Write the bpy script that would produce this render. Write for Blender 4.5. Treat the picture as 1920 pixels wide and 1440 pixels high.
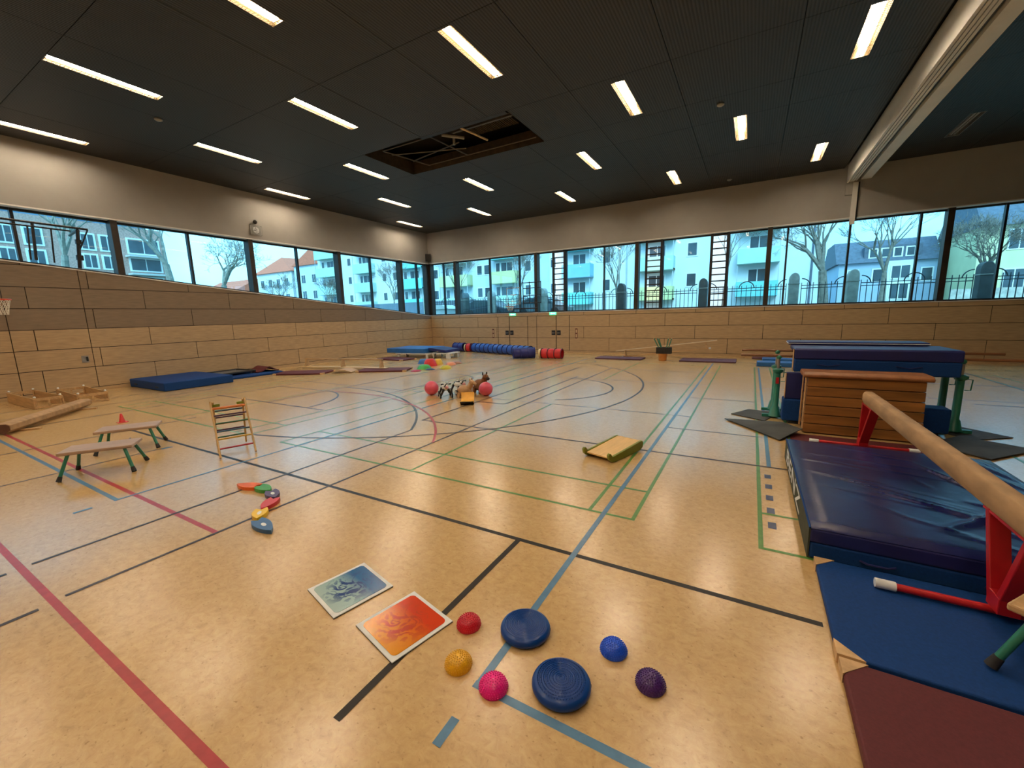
import bpy, bmesh, math, random
from mathutils import Vector, Matrix
rnd = random.Random(7)
S = bpy.context.scene
COL = S.collection
PI = math.pi
for o in list(bpy.data.objects): bpy.data.objects.remove(o)

# ------------------------------------------------------------------ camera
CAMP = Vector((18.3359, -21.2620, 2.08)); YAW, PITCH, ROLL, FPX = -0.5248, -0.1647, -0.0249, 773.56
fw = Vector((math.sin(YAW)*math.cos(PITCH), math.cos(YAW)*math.cos(PITCH), math.sin(PITCH)))
rr = Vector((math.cos(YAW), -math.sin(YAW), 0)); uu = rr.cross(fw)
r2 = rr*math.cos(ROLL)+uu*math.sin(ROLL); u2 = -rr*math.sin(ROLL)+uu*math.cos(ROLL)
cd = bpy.data.cameras.new('camera'); cam = bpy.data.objects.new('camera', cd); COL.objects.link(cam)
M = Matrix((r2, u2, -fw)).transposed().to_4x4(); M.translation = CAMP
cam.matrix_world = M
cd.sensor_fit = 'HORIZONTAL'; cd.sensor_width = 36; cd.lens = FPX/1920*36; cd.clip_end = 400; cd.clip_start = .05
S.camera = cam

# ------------------------------------------------------------------ world, exposure
W = bpy.data.worlds.new('sky'); S.world = W; W.use_nodes = True
nt = W.node_tree; nt.nodes.clear()
wo = nt.nodes.new('ShaderNodeOutputWorld'); bg = nt.nodes.new('ShaderNodeBackground')
tc = nt.nodes.new('ShaderNodeTexCoord'); nz = nt.nodes.new('ShaderNodeTexNoise'); nz.inputs['Scale'].default_value = 3.2; nz.inputs['Detail'].default_value = 6
cr = nt.nodes.new('ShaderNodeValToRGB')
cr.color_ramp.elements[0].position = .38; cr.color_ramp.elements[0].color = (.19, .39, .58, 1)
cr.color_ramp.elements[1].position = .66; cr.color_ramp.elements[1].color = (.36, .51, .62, 1)
nt.links.new(tc.outputs['Generated'], nz.inputs['Vector']); nt.links.new(nz.outputs['Fac'], cr.inputs['Fac'])
nt.links.new(cr.outputs['Color'], bg.inputs['Color']); nt.links.new(bg.outputs['Background'], wo.inputs['Surface'])
SKY = 3.0; bg.inputs['Strength'].default_value = SKY
sl = bpy.data.lights.new('facade_sun', 'SUN'); sl.energy = 2.3; sl.angle = math.radians(35); sl.color = (.92, .97, 1.0)
facade_sun = bpy.data.objects.new('facade_sun', sl); COL.objects.link(facade_sun); facade_sun.rotation_euler = (math.radians(52), 0, math.radians(18))  # soft sun added to brighten the facades outside; the sky itself is hazy
LAMP = 50.0
S.view_settings.view_transform = 'Standard'; S.view_settings.look = 'None'; S.view_settings.gamma = 1
S.view_settings.use_curve_mapping = False; S.view_settings.exposure = 0.82

# ------------------------------------------------------------------ materials
def mat(name, col, rough=.5, metal=0, emis=None, es=1, noise=None, bump=None, spec=.5, coat=0, stretch=None, alpha=1):
    m = bpy.data.materials.new(name); m.use_nodes = True; n = m.node_tree; b = n.nodes['Principled BSDF']
    c = (*col, 1); b.inputs['Base Color'].default_value = c; b.inputs['Roughness'].default_value = rough
    b.inputs['Metallic'].default_value = metal; b.inputs['Specular IOR Level'].default_value = spec
    b.inputs['Coat Weight'].default_value = coat
    if emis: b.inputs['Emission Color'].default_value = (*emis, 1); b.inputs['Emission Strength'].default_value = es
    tcn = n.nodes.new('ShaderNodeTexCoord'); mp = n.nodes.new('ShaderNodeMapping'); n.links.new(tcn.outputs['Object'], mp.inputs['Vector'])
    if stretch: mp.inputs['Scale'].default_value = stretch
    if noise:   # (scale, amount, detail)
        t = n.nodes.new('ShaderNodeTexNoise'); t.inputs['Scale'].default_value = noise[0]; t.inputs['Detail'].default_value = noise[2] if len(noise) > 2 else 4
        n.links.new(mp.outputs[0], t.inputs['Vector'])
        r = n.nodes.new('ShaderNodeValToRGB'); r.color_ramp.elements[0].position = .3; r.color_ramp.elements[1].position = .7
        a = noise[1]; r.color_ramp.elements[0].color = (*[x*(1-a) for x in col], 1); r.color_ramp.elements[1].color = (*[min(1, x*(1+a)) for x in col], 1)
        n.links.new(t.outputs['Fac'], r.inputs['Fac']); n.links.new(r.outputs['Color'], b.inputs['Base Color'])
    if bump:    # (scale, strength, distance)
        t = n.nodes.new('ShaderNodeTexNoise'); t.inputs['Scale'].default_value = bump[0]; t.inputs['Detail'].default_value = 3
        n.links.new(mp.outputs[0], t.inputs['Vector'])
        q = n.nodes.new('ShaderNodeBump'); q.inputs['Strength'].default_value = bump[1]; q.inputs['Distance'].default_value = bump[2]
        n.links.new(t.outputs['Fac'], q.inputs['Height']); n.links.new(q.outputs['Normal'], b.inputs['Normal'])
    return m
def lin(r, g, b):
    f = lambda v: (v/255/12.92) if v <= 10 else ((v/255+.055)/1.055)**2.4
    return (f(r), f(g), f(b))

m_panel = mat('wood_panel', (.47, .33, .185), .55, noise=(3, .14, 6), stretch=(1, 1, 9), bump=(60, .12, .002))
m_panel2 = mat('wood_panel_perforated', (.235, .172, .115), .65, noise=(3, .12, 6), stretch=(1, 1, 9), bump=(90, .3, .003))
m_gap = mat('panel_gap', (.04, .025, .015), .8, noise=(5, .2))
m_plaster = mat('plaster', (.35, .34, .325), .85, noise=(1.5, .04), bump=(40, .05, .002))
m_white = mat('white_paint', (.78, .78, .76), .4, noise=(3, .03))
m_dark = mat('black_steel', (.022, .022, .024), .45, .3, noise=(4, .2))
m_post = mat('dark_post', (.035, .028, .022), .5, .2, noise=(4, .2))
m_plenum = mat('plenum_black', (.008, .008, .008), .9, noise=(2, .3))
m_steel = mat('bare_steel', (.35, .34, .32), .4, .7, noise=(6, .15))
m_alu = mat('painted_lamella', (.72, .72, .69), .5, noise=(2, .05))
m_bench = mat('bench_wood', (.52, .33, .16), .45, noise=(2.2, .2, 6), stretch=(1, 8, 8), bump=(30, .1, .002))
m_pale = mat('pale_wood', (.66, .50, .30), .5, noise=(2.2, .15, 6), stretch=(1, 8, 8))
m_box = mat('box_wood', (.29, .125, .03), .4, noise=(1.6, .42, 8), stretch=(.7, 1, 6), bump=(30, .1, .002))
m_leather = mat('brown_leather', (.32, .13, .05), .45, noise=(8, .25), bump=(50, .2, .004))
m_suede = mat('beam_suede', (.42, .26, .13), .75, noise=(9, .22, 6), stretch=(1, .35, 1), bump=(70, .2, .003))
m_tan = mat('tan_leather', (.62, .40, .20), .55, noise=(12, .2), bump=(30, .3, .006))
m_red = mat('red_enamel', (.50, .012, .018), .35, noise=(4, .12))
m_green = mat('green_enamel', (.025, .20, .135), .35, noise=(5, .15))
m_rubber = mat('black_rubber', (.02, .02, .022), .7, noise=(20, .4), bump=(60, .2, .003))
m_sheet = mat('rubber_sheet', (.055, .058, .058), .75, noise=(3, .3), bump=(8, .3, .02))
m_navy = mat('navy_vinyl', (.012, .016, .10), .26, noise=(1.2, .2), bump=(5, .15, .02))
m_navy2 = mat('dark_navy_cover', (.010, .016, .12), .5, noise=(3, .2), bump=(20, .2, .006))
m_blue = mat('blue_mat', (.004, .045, .20), .7, spec=.25, noise=(60, .12), bump=(160, .25, .002))
m_bluebright = mat('bright_blue_mat', (.02, .14, .42), .5, noise=(3, .15), bump=(20, .2, .006))
m_maroon = mat('maroon_mat', (.11, .015, .02), .7, noise=(60, .12), bump=(160, .25, .002))
m_purple = mat('purple_mat', (.11, .04, .065), .6, noise=(20, .12))
m_olive = mat('dark_olive_canvas', (.045, .055, .035), .8, noise=(12, .2), bump=(90, .2, .002))
m_sign = mat('sign_white', (.75, .78, .80), .5, noise=(9, .05))
m_grey = mat('grey_plastic', (.30, .31, .31), .5, noise=(9, .1))
m_lblue = mat('line_blue', (.09, .22, .38), .30, noise=(14, .12)); m_lblack = mat('line_black', (.018, .014, .011), .38, spec=.3, noise=(14, .12))
m_lgreen = mat('line_green', (.10, .26, .05), .30, noise=(14, .12)); m_lred = mat('line_red', (.42, .045, .055), .30, noise=(14, .12))
m_lnavy = mat('line_navy', (.05, .07, .15), .3, noise=(14, .12)); m_lbrown = mat('line_brown', (.045, .028, .022), .32, spec=.4, noise=(14, .12)); m_lgrey = mat('line_grey', (.055, .06, .07), .32, spec=.4, noise=(14, .12))

def floor_mat():
    m = bpy.data.materials.new('linoleum'); m.use_nodes = True; n = m.node_tree; b = n.nodes['Principled BSDF']; L = n.links
    t = n.nodes.new('ShaderNodeTexCoord')
    a = n.nodes.new('ShaderNodeTexNoise'); a.inputs['Scale'].default_value = 15; a.inputs['Detail'].default_value = 9; a.inputs['Roughness'].default_value = .72; a.inputs['Distortion'].default_value = .7
    mp = n.nodes.new('ShaderNodeMapping'); mp.inputs['Scale'].default_value = (1.0, 1.25, 1); mp.inputs['Rotation'].default_value = (0, 0, .3)
    L.new(t.outputs['Object'], mp.inputs['Vector']); L.new(mp.outputs[0], a.inputs['Vector'])
    r = n.nodes.new('ShaderNodeValToRGB'); e = r.color_ramp.elements
    e[0].position = .30; e[0].color = (.47, .30, .125, 1); e[1].position = .62; e[1].color = (.62, .42, .185, 1)
    x = r.color_ramp.elements.new(.45); x.color = (.56, .362, .155, 1)
    L.new(a.outputs['Fac'], r.inputs['Fac'])
    g = n.nodes.new('ShaderNodeTexNoise'); g.inputs['Scale'].default_value = 34; g.inputs['Detail'].default_value = 3; L.new(mp.outputs[0], g.inputs['Vector'])
    r2_ = n.nodes.new('ShaderNodeValToRGB'); e = r2_.color_ramp.elements; e[0].position = .28; e[0].color = (.5, .42, .34, 1); e[1].position = .37; e[1].color = (1, 1, 1, 1)
    L.new(g.outputs['Fac'], r2_.inputs['Fac'])
    mx = n.nodes.new('ShaderNodeMixRGB'); mx.blend_type = 'MULTIPLY'; mx.inputs[0].default_value = .55
    L.new(r.outputs['Color'], mx.inputs[1]); L.new(r2_.outputs['Color'], mx.inputs[2]); L.new(mx.outputs[0], b.inputs['Base Color'])
    w = n.nodes.new('ShaderNodeTexNoise'); w.inputs['Scale'].default_value = 1.3; w.inputs['Detail'].default_value = 5; L.new(t.outputs['Object'], w.inputs['Vector'])
    q = n.nodes.new('ShaderNodeMapRange'); q.inputs[3].default_value = .17; q.inputs[4].default_value = .30; L.new(w.outputs['Fac'], q.inputs[0]); L.new(q.outputs[0], b.inputs['Roughness'])
    bu = n.nodes.new('ShaderNodeBump'); bu.inputs['Strength'].default_value = .12; bu.inputs['Distance'].default_value = .004; L.new(a.outputs['Fac'], bu.inputs['Height']); L.new(bu.outputs['Normal'], b.inputs['Normal'])
    b.inputs['Specular IOR Level'].default_value = .9; b.inputs['Coat Weight'].default_value = .35; b.inputs['Coat Roughness'].default_value = .24
    return m
m_floor = floor_mat()

def mesh_ceiling_mat():
    m = bpy.data.materials.new('expanded_metal'); m.use_nodes = True; n = m.node_tree; b = n.nodes['Principled BSDF']; L = n.links
    t = n.nodes.new('ShaderNodeTexCoord')
    def wave(ax, sc, rot=0):
        w = n.nodes.new('ShaderNodeTexWave'); w.bands_direction = ax; w.inputs['Scale'].default_value = sc; w.inputs['Distortion'].default_value = 0
        L.new(t.outputs['Object'], w.inputs['Vector']); return w
    w1 = wave('X', 5.2); w2 = wave('Y', 8.0)
    mm = n.nodes.new('ShaderNodeMath'); mm.operation = 'MULTIPLY_ADD'; mm.inputs[1].default_value = .3; L.new(w2.outputs['Fac'], mm.inputs[0]); L.new(w1.outputs['Fac'], mm.inputs[2])
    r = n.nodes.new('ShaderNodeValToRGB'); e = r.color_ramp.elements; e[0].position = .35; e[0].color = (.006, .006, .006, 1); e[1].position = .85; e[1].color = (.030, .030, .029, 1)
    L.new(mm.outputs[0], r.inputs['Fac']); L.new(r.outputs['Color'], b.inputs['Base Color'])
    b.inputs['Roughness'].default_value = .5; b.inputs['Metallic'].default_value = 0
    bu = n.nodes.new('ShaderNodeBump'); bu.inputs['Strength'].default_value = .5; bu.inputs['Distance'].default_value = .01; L.new(w1.outputs['Fac'], bu.inputs['Height']); L.new(bu.outputs['Normal'], b.inputs['Normal'])
    return m
m_ceil = mesh_ceiling_mat()

def glass_mat(name, tint, refl=1.0):
    m = bpy.data.materials.new(name); m.use_nodes = True; n = m.node_tree; n.nodes.clear(); L = n.links
    o = n.nodes.new('ShaderNodeOutputMaterial'); mx = n.nodes.new('ShaderNodeMixShader'); tr = n.nodes.new('ShaderNodeBsdfTransparent'); gl = n.nodes.new('ShaderNodeBsdfGlossy')
    lw = n.nodes.new('ShaderNodeLayerWeight'); lw.inputs['Blend'].default_value = .5
    pw = n.nodes.new('ShaderNodeMath'); pw.operation = 'POWER'; pw.inputs[1].default_value = 5; L.new(lw.outputs['Facing'], pw.inputs[0])
    fr = n.nodes.new('ShaderNodeMath'); fr.operation = 'MULTIPLY_ADD'; fr.inputs[1].default_value = .8; fr.inputs[2].default_value = .035; L.new(pw.outputs[0], fr.inputs[0])
    tr.inputs['Color'].default_value = (*tint, 1); gl.inputs['Roughness'].default_value = .01; gl.inputs['Color'].default_value = (refl, refl, refl, 1)
    L.new(fr.outputs[0], mx.inputs[0]); L.new(tr.outputs[0], mx.inputs[1]); L.new(gl.outputs[0], mx.inputs[2]); L.new(mx.outputs[0], o.inputs['Surface'])
    return m
m_glass = glass_mat('tinted_glass', (.66, .91, .97))
m_clear = glass_mat('clear_glass', (.95, .97, .97))

# ------------------------------------------------------------------ mesh builder
class MB:
    def __init__(s): s.v = []; s.f = []; s.mi = []; s.m = 0; s.T = None
    def add(s, vs, fs):
        o = len(s.v)
        if s.T is not None: vs = [s.T @ Vector(p) for p in vs]
        s.v += [tuple(p) for p in vs]; s.f += [tuple(i+o for i in f) for f in fs]; s.mi += [s.m]*len(fs); return s
    def box(s, c, d, rz=0, R=None):
        hx, hy, hz = d[0]/2, d[1]/2, d[2]/2
        ps = [Vector((x, y, z)) for z in (-hz, hz) for x, y in ((-hx, -hy), (hx, -hy), (hx, hy), (-hx, hy))]
        if R is None: R = Matrix.Rotation(rz, 3, 'Z')
        ps = [R @ p + Vector(c) for p in ps]
        return s.add(ps, [(3, 2, 1, 0), (4, 5, 6, 7), (0, 1, 5, 4), (1, 2, 6, 5), (2, 3, 7, 6), (3, 0, 4, 7)])
    def bb(s, x0, x1, y0, y1, z0, z1): return s.box(((x0+x1)/2, (y0+y1)/2, (z0+z1)/2), (abs(x1-x0), abs(y1-y0), abs(z1-z0)))
    def prism(s, poly, z0, z1):
        n = len(poly); vs = [(p[0], p[1], z0) for p in poly]+[(p[0], p[1], z1) for p in poly]
        return s.add(vs, [tuple(range(n-1, -1, -1)), tuple(range(n, 2*n))]+[(i, (i+1) % n, n+(i+1) % n, n+i) for i in range(n)])
    def prismx(s, poly, x0, x1):   # poly in (y,z)
        n = len(poly); vs = [(x0, p[0], p[1]) for p in poly]+[(x1, p[0], p[1]) for p in poly]
        return s.add(vs, [tuple(range(n-1, -1, -1)), tuple(range(n, 2*n))]+[(i, (i+1) % n, n+(i+1) % n, n+i) for i in range(n)])
    def prismy(s, poly, y0, y1):   # poly in (x,z)
        n = len(poly); vs = [(p[0], y0, p[1]) for p in poly]+[(p[0], y1, p[1]) for p in poly]
        return s.add(vs, [tuple(range(n)), tuple(range(2*n-1, n-1, -1))]+[(i, n+i, n+(i+1) % n, (i+1) % n) for i in range(n)])
    def tube(s, pts, r, n=8, cap=True):
        pts = [Vector(p) for p in pts]; k = len(pts); rs = r if isinstance(r, (list, tuple)) else [r]*k
        vs = []; prev = None
        for i, p in enumerate(pts):
            d = (pts[min(i+1, k-1)]-pts[max(i-1, 0)])
            if d.length < 1e-9: d = Vector((0, 0, 1))
            d.normalize()
            if prev is None: a = d.orthogonal().normalized() if abs(d.z) < .9 else Vector((1, 0, 0)).cross(d).normalized()
            else:
                a = prev-d*prev.dot(d); a = a.normalized() if a.length > 1e-6 else d.orthogonal().normalized()
            prev = a; b = d.cross(a)
            for j in range(n):
                t = 2*PI*(j+.5)/n; vs.append(p+(a*math.cos(t)+b*math.sin(t))*rs[i])
        fs = [(i*n+j, i*n+(j+1) % n, (i+1)*n+(j+1) % n, (i+1)*n+j) for i in range(k-1) for j in range(n)]
        if cap: fs += [tuple(range(n-1, -1, -1)), tuple((k-1)*n+j for j in range(n))]
        return s.add(vs, fs)
    def lathe(s, prof, c=(0, 0, 0), n=24, R=None):
        vs = []; k = len(prof)
        for r, z in prof:
            for j in range(n):
                t = 2*PI*j/n; p = Vector((r*math.cos(t), r*math.sin(t), z))
                if R is not None: p = R @ p
                vs.append(p+Vector(c))
        fs = [(i*n+j, i*n+(j+1) % n, (i+1)*n+(j+1) % n, (i+1)*n+j) for i in range(k-1) for j in range(n)]
        fs += [tuple(range(n-1, -1, -1)), tuple((k-1)*n+j for j in range(n))]
        return s.add(vs, fs)
    def sph(s, c, r, n=16, m=10, sc=(1, 1, 1), R=None):
        vs = []; 
        for i in range(m+1):
            a = -PI/2+PI*i/m
            for j in range(n):
                t = 2*PI*j/n; p = Vector((r*math.cos(a)*math.cos(t)*sc[0], r*math.cos(a)*math.sin(t)*sc[1], r*math.sin(a)*sc[2]))
                if R is not None: p = R @ p
                vs.append(p+Vector(c))
        return s.add(vs, [(i*n+j, i*n+(j+1) % n, (i+1)*n+(j+1) % n, (i+1)*n+j) for i in range(m) for j in range(n)])
    def build(s, name, mt, parent=None, smooth=False, bevel=0, seg=2, loc=None, rz=0):
        me = bpy.data.meshes.new(name); me.from_pydata(s.v, [], s.f)
        ms = mt if isinstance(mt, (list, tuple)) else [mt]
        for q in ms: me.materials.append(q)
        if len(ms) > 1: me.polygons.foreach_set('material_index', s.mi)
        bm = bmesh.new(); bm.from_mesh(me); bmesh.ops.recalc_face_normals(bm, faces=bm.faces); bm.to_mesh(me); bm.free(); me.update()
        o = bpy.data.objects.new(name, me); COL.objects.link(o)
        if smooth:
            me.polygons.foreach_set('use_smooth', [True]*len(me.polygons))
            try: me.set_sharp_from_angle(angle=math.radians(40))
            except Exception: pass
        if bevel:
            b = o.modifiers.new('bevel', 'BEVEL'); b.width = bevel; b.segments = seg; b.limit_method = 'ANGLE'
        if loc: o.location = loc
        if rz: o.rotation_euler.z = rz
        if parent: o.parent = parent
        return o
def tag(o, label, cat, group=None):
    o['label'] = label; o['category'] = cat
    if group: o['group'] = group
    return o
def struct(o): o['kind'] = 'structure'; return o
def stuff(o): o['kind'] = 'stuff'; return o
def empty(name, loc=(0, 0, 0), rz=0):
    o = bpy.data.objects.new(name, None); COL.objects.link(o); o.location = loc; o.rotation_euler.z = rz; o.empty_display_size = .1; return o
def thing(name, label, cat, loc=(0, 0, 0), rz=0, group=None): return tag(empty(name, loc, rz), label, cat, group)
def copy_tree(o, parent=None):
    c = o.copy(); COL.objects.link(c)
    if parent: c.parent = parent
    for ch in list(o.children): copy_tree(ch, c)
    return c
ORD = ['first', 'second', 'third', 'fourth', 'fifth', 'sixth', 'seventh', 'eighth', 'ninth', 'tenth', 'eleventh', 'twelfth']

# ------------------------------------------------------------------ room shell
CZ = 7.36; WB, WT = 2.21, 5.52; XR, YF = 34.0, -26.0
def sill(y): return 2.19-.0995*y
fl = struct(MB().bb(-.3, XR, YF, .3, -.2, 0).build('floor', m_floor))

# floor court lines, each a thin paint film of its own
lz = [0.0008]
def seg_line(p0, p1, w, m):
    p0, p1 = Vector((*p0, 0)), Vector((*p1, 0)); d = (p1-p0).normalized(); n_ = Vector((-d.y, d.x, 0))*w/2
    z = lz[0]; lz[0] += 0.00003
    mb = MB(); mb.add([(p0-n_)+Vector((0, 0, z)), (p1-n_)+Vector((0, 0, z)), (p1+n_)+Vector((0, 0, z)), (p0+n_)+Vector((0, 0, z))], [(0, 1, 2, 3)])
    return mb.build('court_line', m, fl)
def hx(y, x0, x1, m, w=.05): return seg_line((x0, y), (x1, y), w, m)
def vy(x, y0, y1, m, w=.05): return seg_line((x, y0), (x, y1), w, m)
def arc(c, r, a0, a1, m, w=.05, n=40):
    z = lz[0]; lz[0] += 0.00003; vs = []; fs = []
    for i in range(n+1):
        a = math.radians(a0+(a1-a0)*i/n)
        for q in (r-w/2, r+w/2): vs.append((c[0]+q*math.cos(a), c[1]+q*math.sin(a), z))
        if i: k = 2*i; fs.append((k-2, k-1, k+1, k))
    return MB().add(vs, fs).build('court_line', m, fl)
hx(-20.565, 1.5, 17.5, m_lred, .05); hx(-19.43, 1.5, 13.80, m_lred, .05)
hx(-19.6, 1.5, 11.85, m_lblue, .05); hx(-19.61, 17.08, 26, m_lblue, .05)
hx(-18.14, 7.6, 18.87, m_lblack); hx(-18.14, 21.0, 33, m_lblack)
for x0, x1 in ((4.22, 10.33), (11.32, 17.43), (18.51, 24.62)):
    for y in (-17.28, -16.54): hx(y, x0, x1, m_lgreen, .04)
    hx(-3.9, x0, x1, m_lgreen, .04)
    hx(-12.57, x0, x1, m_lgrey, .03); hx(-8.6, x0, x1, m_lgrey, .03)
    for x in (x0+.02, x0+.48, x1-.48, x1-.02): vy(x, -17.3, -3.88, m_lgreen, .04)
    vy((x0+x1)/2, -17.28, -12.57, m_lgreen, .04); vy((x0+x1)/2, -8.6, -3.9, m_lgreen, .04)
hx(-15.04, 12.57, 18.87, m_lbrown, .045); hx(-15.31, 4.9, 9.75, m_lbrown, .045)
hx(-13.04, 12.6, 13.38, m_lbrown, .04); hx(-5.94, 13.8, 18.6, m_lbrown, .03); hx(-10.57, 17.1, 18.5, m_lgrey, .03)
hx(-13.56, 17.11, 18.6, m_lgrey, .03); hx(-13.57, 5.2, 7.8, m_lgrey, .04)
vy(18.655, -15.02, -4.1, m_lblue, .05)
for k in range(5): vy(18.63, -15.48-.345*k, -15.34-.345*k, m_lnavy, .07)
vy(17.11, -19.635, -3.2, m_lblue, .05); vy(17.115, -19.99, -19.83, m_lblue, .05)
vy(16.565, -20.14, -18.16, m_lblack, .05)
vy(13.81, -20.5, -5.8, m_lbrown, .04); vy(13.85, -23, -20.65, m_lbrown, .04)
vy(12.91, -20.5, -15.7, m_lbrown, .04); vy(12.93, -23, -20.65, m_lbrown, .04)
vy(11.82, -19.62, -3, m_lblue, .04); vy(9.8, -21, -18.3, m_lgrey, .035); vy(7.66, -20.4, -17, m_lgrey, .035)
vy(12.59, -15.06, -6.1, m_lbrown, .045); vy(13.37, -13.03, -8.27, m_lbrown, .045); vy(7.5, -15.35, -9.9, m_lbrown, .045)
vy(9.85, -18.44, -18.28, m_lblue, .05); vy(11.84, -19.98, -19.82, m_lblue, .05); hx(-14.02, 11.0, 11.35, m_lblack, .04)
vy(9.6, -13.5, -2.5, m_lbrown, .04); vy(5.2, -21, -12, m_lgrey, .04); vy(2.4, -21.5, -4, m_lbrown, .04); vy(3.6, -21, -6, m_lgrey, .03)
arc((9.156, -10.61), 6.73, -80, 60, m_lbrown, .05, 60)
arc((7.77, -18.93), 6.06, 32, 92, m_lgrey, .05); arc((8.84, -19.37), 5.92, 33, 100, m_lred, .045)
arc((13.354, -10.55), 1.806, -60, 92, m_lbrown, .05); arc((7.364, -15.275), 1.76, 0, 80, m_lgrey, .05)
arc((1.46, -9.22), 6.2, -10, 60, m_lgrey, .04); arc((9.05, -10.75), 1.46, -20, 100, m_lgrey, .04); arc((11.7, -4.1), .85, 0, 360, m_lgrey, .03)
arc((4.4, -3.9), 1.8, -80, 90, m_lbrown, .05)
hx(-2.6, 8, 30, m_lbrown, .05); hx(-1.1, 2, 33, m_lgrey, .04)
for y in (-6.2, -9.1, -11.2, -14.4): hx(y, 22.5, 33, m_lgrey, .04)
for x in (24.1, 27.3, 29.8): vy(x, -17, -3, m_lgrey, .04)
arc((26.6, -2.0), 3.2, 190, 350, m_lgrey, .05); arc((27.5, -13.0), 4.5, 60, 200, m_lbrown, .05)

# walls -------------------------------------------------------------------------------------------
wl = MB()
wl.bb(-.45, 0, YF, .45, WT, CZ+.9)
wall_left = struct(wl.build('wall_left', m_plaster))
b = MB(); b.prismx([(YF, 0), (0, 0), (0, sill(0)-.02), (YF, sill(YF)-.02)], -.45, -.02); b.build('wall_backing', m_gap, wall_left)
wall_back = struct(MB().bb(0, 21.58, 0, .45, WT, CZ+.9).bb(21.6, XR, 0, .45, WT, CZ+.9).build('wall_back', m_plaster))
b = MB(); b.bb(-.45, XR, .02, .45, 0, WB-.02); b.build('wall_backing', m_gap, wall_back)
struct(MB().bb(XR, XR+.3, YF, .45, 0, CZ+.9).build('wall_right', [m_plaster]))
struct(MB().bb(-.45, XR+.3, YF-.3, YF, 0, CZ+.9).build('wall_front', [m_panel]))
# wood panels, left wall
G = .010
zs = [.12, .78, 1.39, 2.0, 2.62, 3.24, 3.86, 4.48, 5.1]
for r in range(8):
    ph = -17.65 if r % 2 == 0 else -16.29
    js = [ph+2.72*k for k in range(-3, 8)]; js = [y for y in js if YF < y < -.05]
    ys = sorted(set([YF]+js+[-16.48, 0] + ([-18.12] if r < 5 else [])))
    for a, c in zip(ys[:-1], ys[1:]):
        if c-a < .05: continue
        z0, z1 = zs[r]+G, zs[r+1]-G; a1, c1 = a+G, c-G
        if sill(a1)-.03 <= z0: continue
        ta, tc_ = min(z1, sill(a1)-.03), min(z1, sill(c1)-.03)
        if tc_ <= z0+.01:
            yc = (2.19-.03-z0)/.0995; c1 = yc; tc_ = z0+.004
        poly = [(a1, z0), (c1, z0), (c1, tc_)]
        if ta >= z1-1e-6 and tc_ < z1-1e-6: poly.append(((2.19-.03-z1)/.0995, z1))
        poly.append((a1, ta))
        MB().prismx(poly, -.018, .004).build('panel', m_panel if r < 3 else m_panel2, wall_left)
# wood panels, back wall (doors left free)
DOORS = [(5.15, 7.17), (7.74, 9.74)]
zb = [.10, .79, 1.40, 2.01, WB-.03]
for r in range(4):
    ph = 14.69 if r % 2 == 0 else 13.30
    js = [ph+2.745*k for k in range(-7, 9)]; js = [x for x in js if .05 < x < XR]
    if r == 0: js += []
    xs = sorted([0]+js+[XR])
    for a, c in zip(xs[:-1], xs[1:]):
        segs = [(a, c)]
        if r < 3:
            for d0, d1 in DOORS:
                ns = []
                for p, q in segs:
                    if d1 <= p or d0 >= q: ns.append((p, q)); continue
                    if p < d0: ns.append((p, d0))
                    if q > d1: ns.append((d1, q))
                segs = ns
        for p, q in segs:
            if q-p > .06: MB().bb(p+G, q-G, -.004, .018, zb[r]+G, zb[r+1]-G).build('panel', m_panel, wall_back)
# doors in the back wall
for i, (xs_, lab) in enumerate((((5.15, 5.95, 7.17), 0), ((7.74, 8.95, 9.74), 1))):
    d = struct(MB().bb(xs_[0], xs_[2], .018, .03, .02, 2.0).build('door_%d' % (i+1), m_gap))
    for a, c in zip(xs_[:-1], xs_[1:]):
        lf = MB().bb(a+.018, c-.018, 0, .017, .03, 2.0).build('door_leaf', m_gap, d)
        for z0, z1 in zip(zb[:3], zb[1:4]): MB().bb(a+.022, c-.022, -.006, .0, z0+G, z1-G).build('panel', m_panel, lf)
    for s_ in (-1, 1):
        h = MB().bb(xs_[1]+s_*.05, xs_[1]+s_*.27, -.02, -.006, .94, 1.20).build('handle_plate', m_dark, d)
        MB().tube([(xs_[1]+s_*.09, -.02, 1.06), (xs_[1]+s_*.09, -.06, 1.06), (xs_[1]+s_*.23, -.06, 1.06)], .016, 6).build('handle', m_steel, h)
for x, w_ in ((4.81, 'left of the left door'), (10.14, 'right of the right door')):
    t = thing('pull_handle', 'tall narrow dark red recessed handle in the wood wall %s' % w_, 'handle', (x, -.004, 1.03))
    MB().bb(-.06, .06, -.015, 0, -.27, .27).build('frame', mat('oxide_red', (.12, .03, .02), .5, noise=(9, .2)), t)
    MB().bb(-.03, .03, -.018, -.012, -.21, -.03).bb(-.03, .03, -.018, -.012, .03, .21).build('recess', m_pale, t)
m_exit = mat('exit_green', (.02, .35, .12), .4, emis=(.10, .95, .35), es=1.6); m_exw = mat('exit_white', (.8, .9, .8), .4, emis=(.8, 1, .85), es=1.6)
for x, w_ in ((6.2, 'left'), (8.77, 'right')):
    t = thing('exit_sign', 'small glowing green exit sign above the %s double door' % w_, 'exit sign', (x, -.03, 2.13))
    MB().bb(-.19, .19, -.03, .024, -.065, .065).build('housing', m_exit, t)
    g = MB().bb(-.04, .14, -.034, -.031, -.012, .012); g.m = 0
    g.add([(-.13, -.033, 0), (-.04, -.033, .045), (-.04, -.033, -.045)], [(0, 2, 1)]); g.build('arrow', m_exw, t)
# baseboards
struct(MB().bb(-.02, .012, YF, 0, 0, .11).build('baseboard_left', m_panel)); struct(MB().bb(.012, XR, -.012, .02, 0, .09).build('baseboard_back', m_panel))
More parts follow.
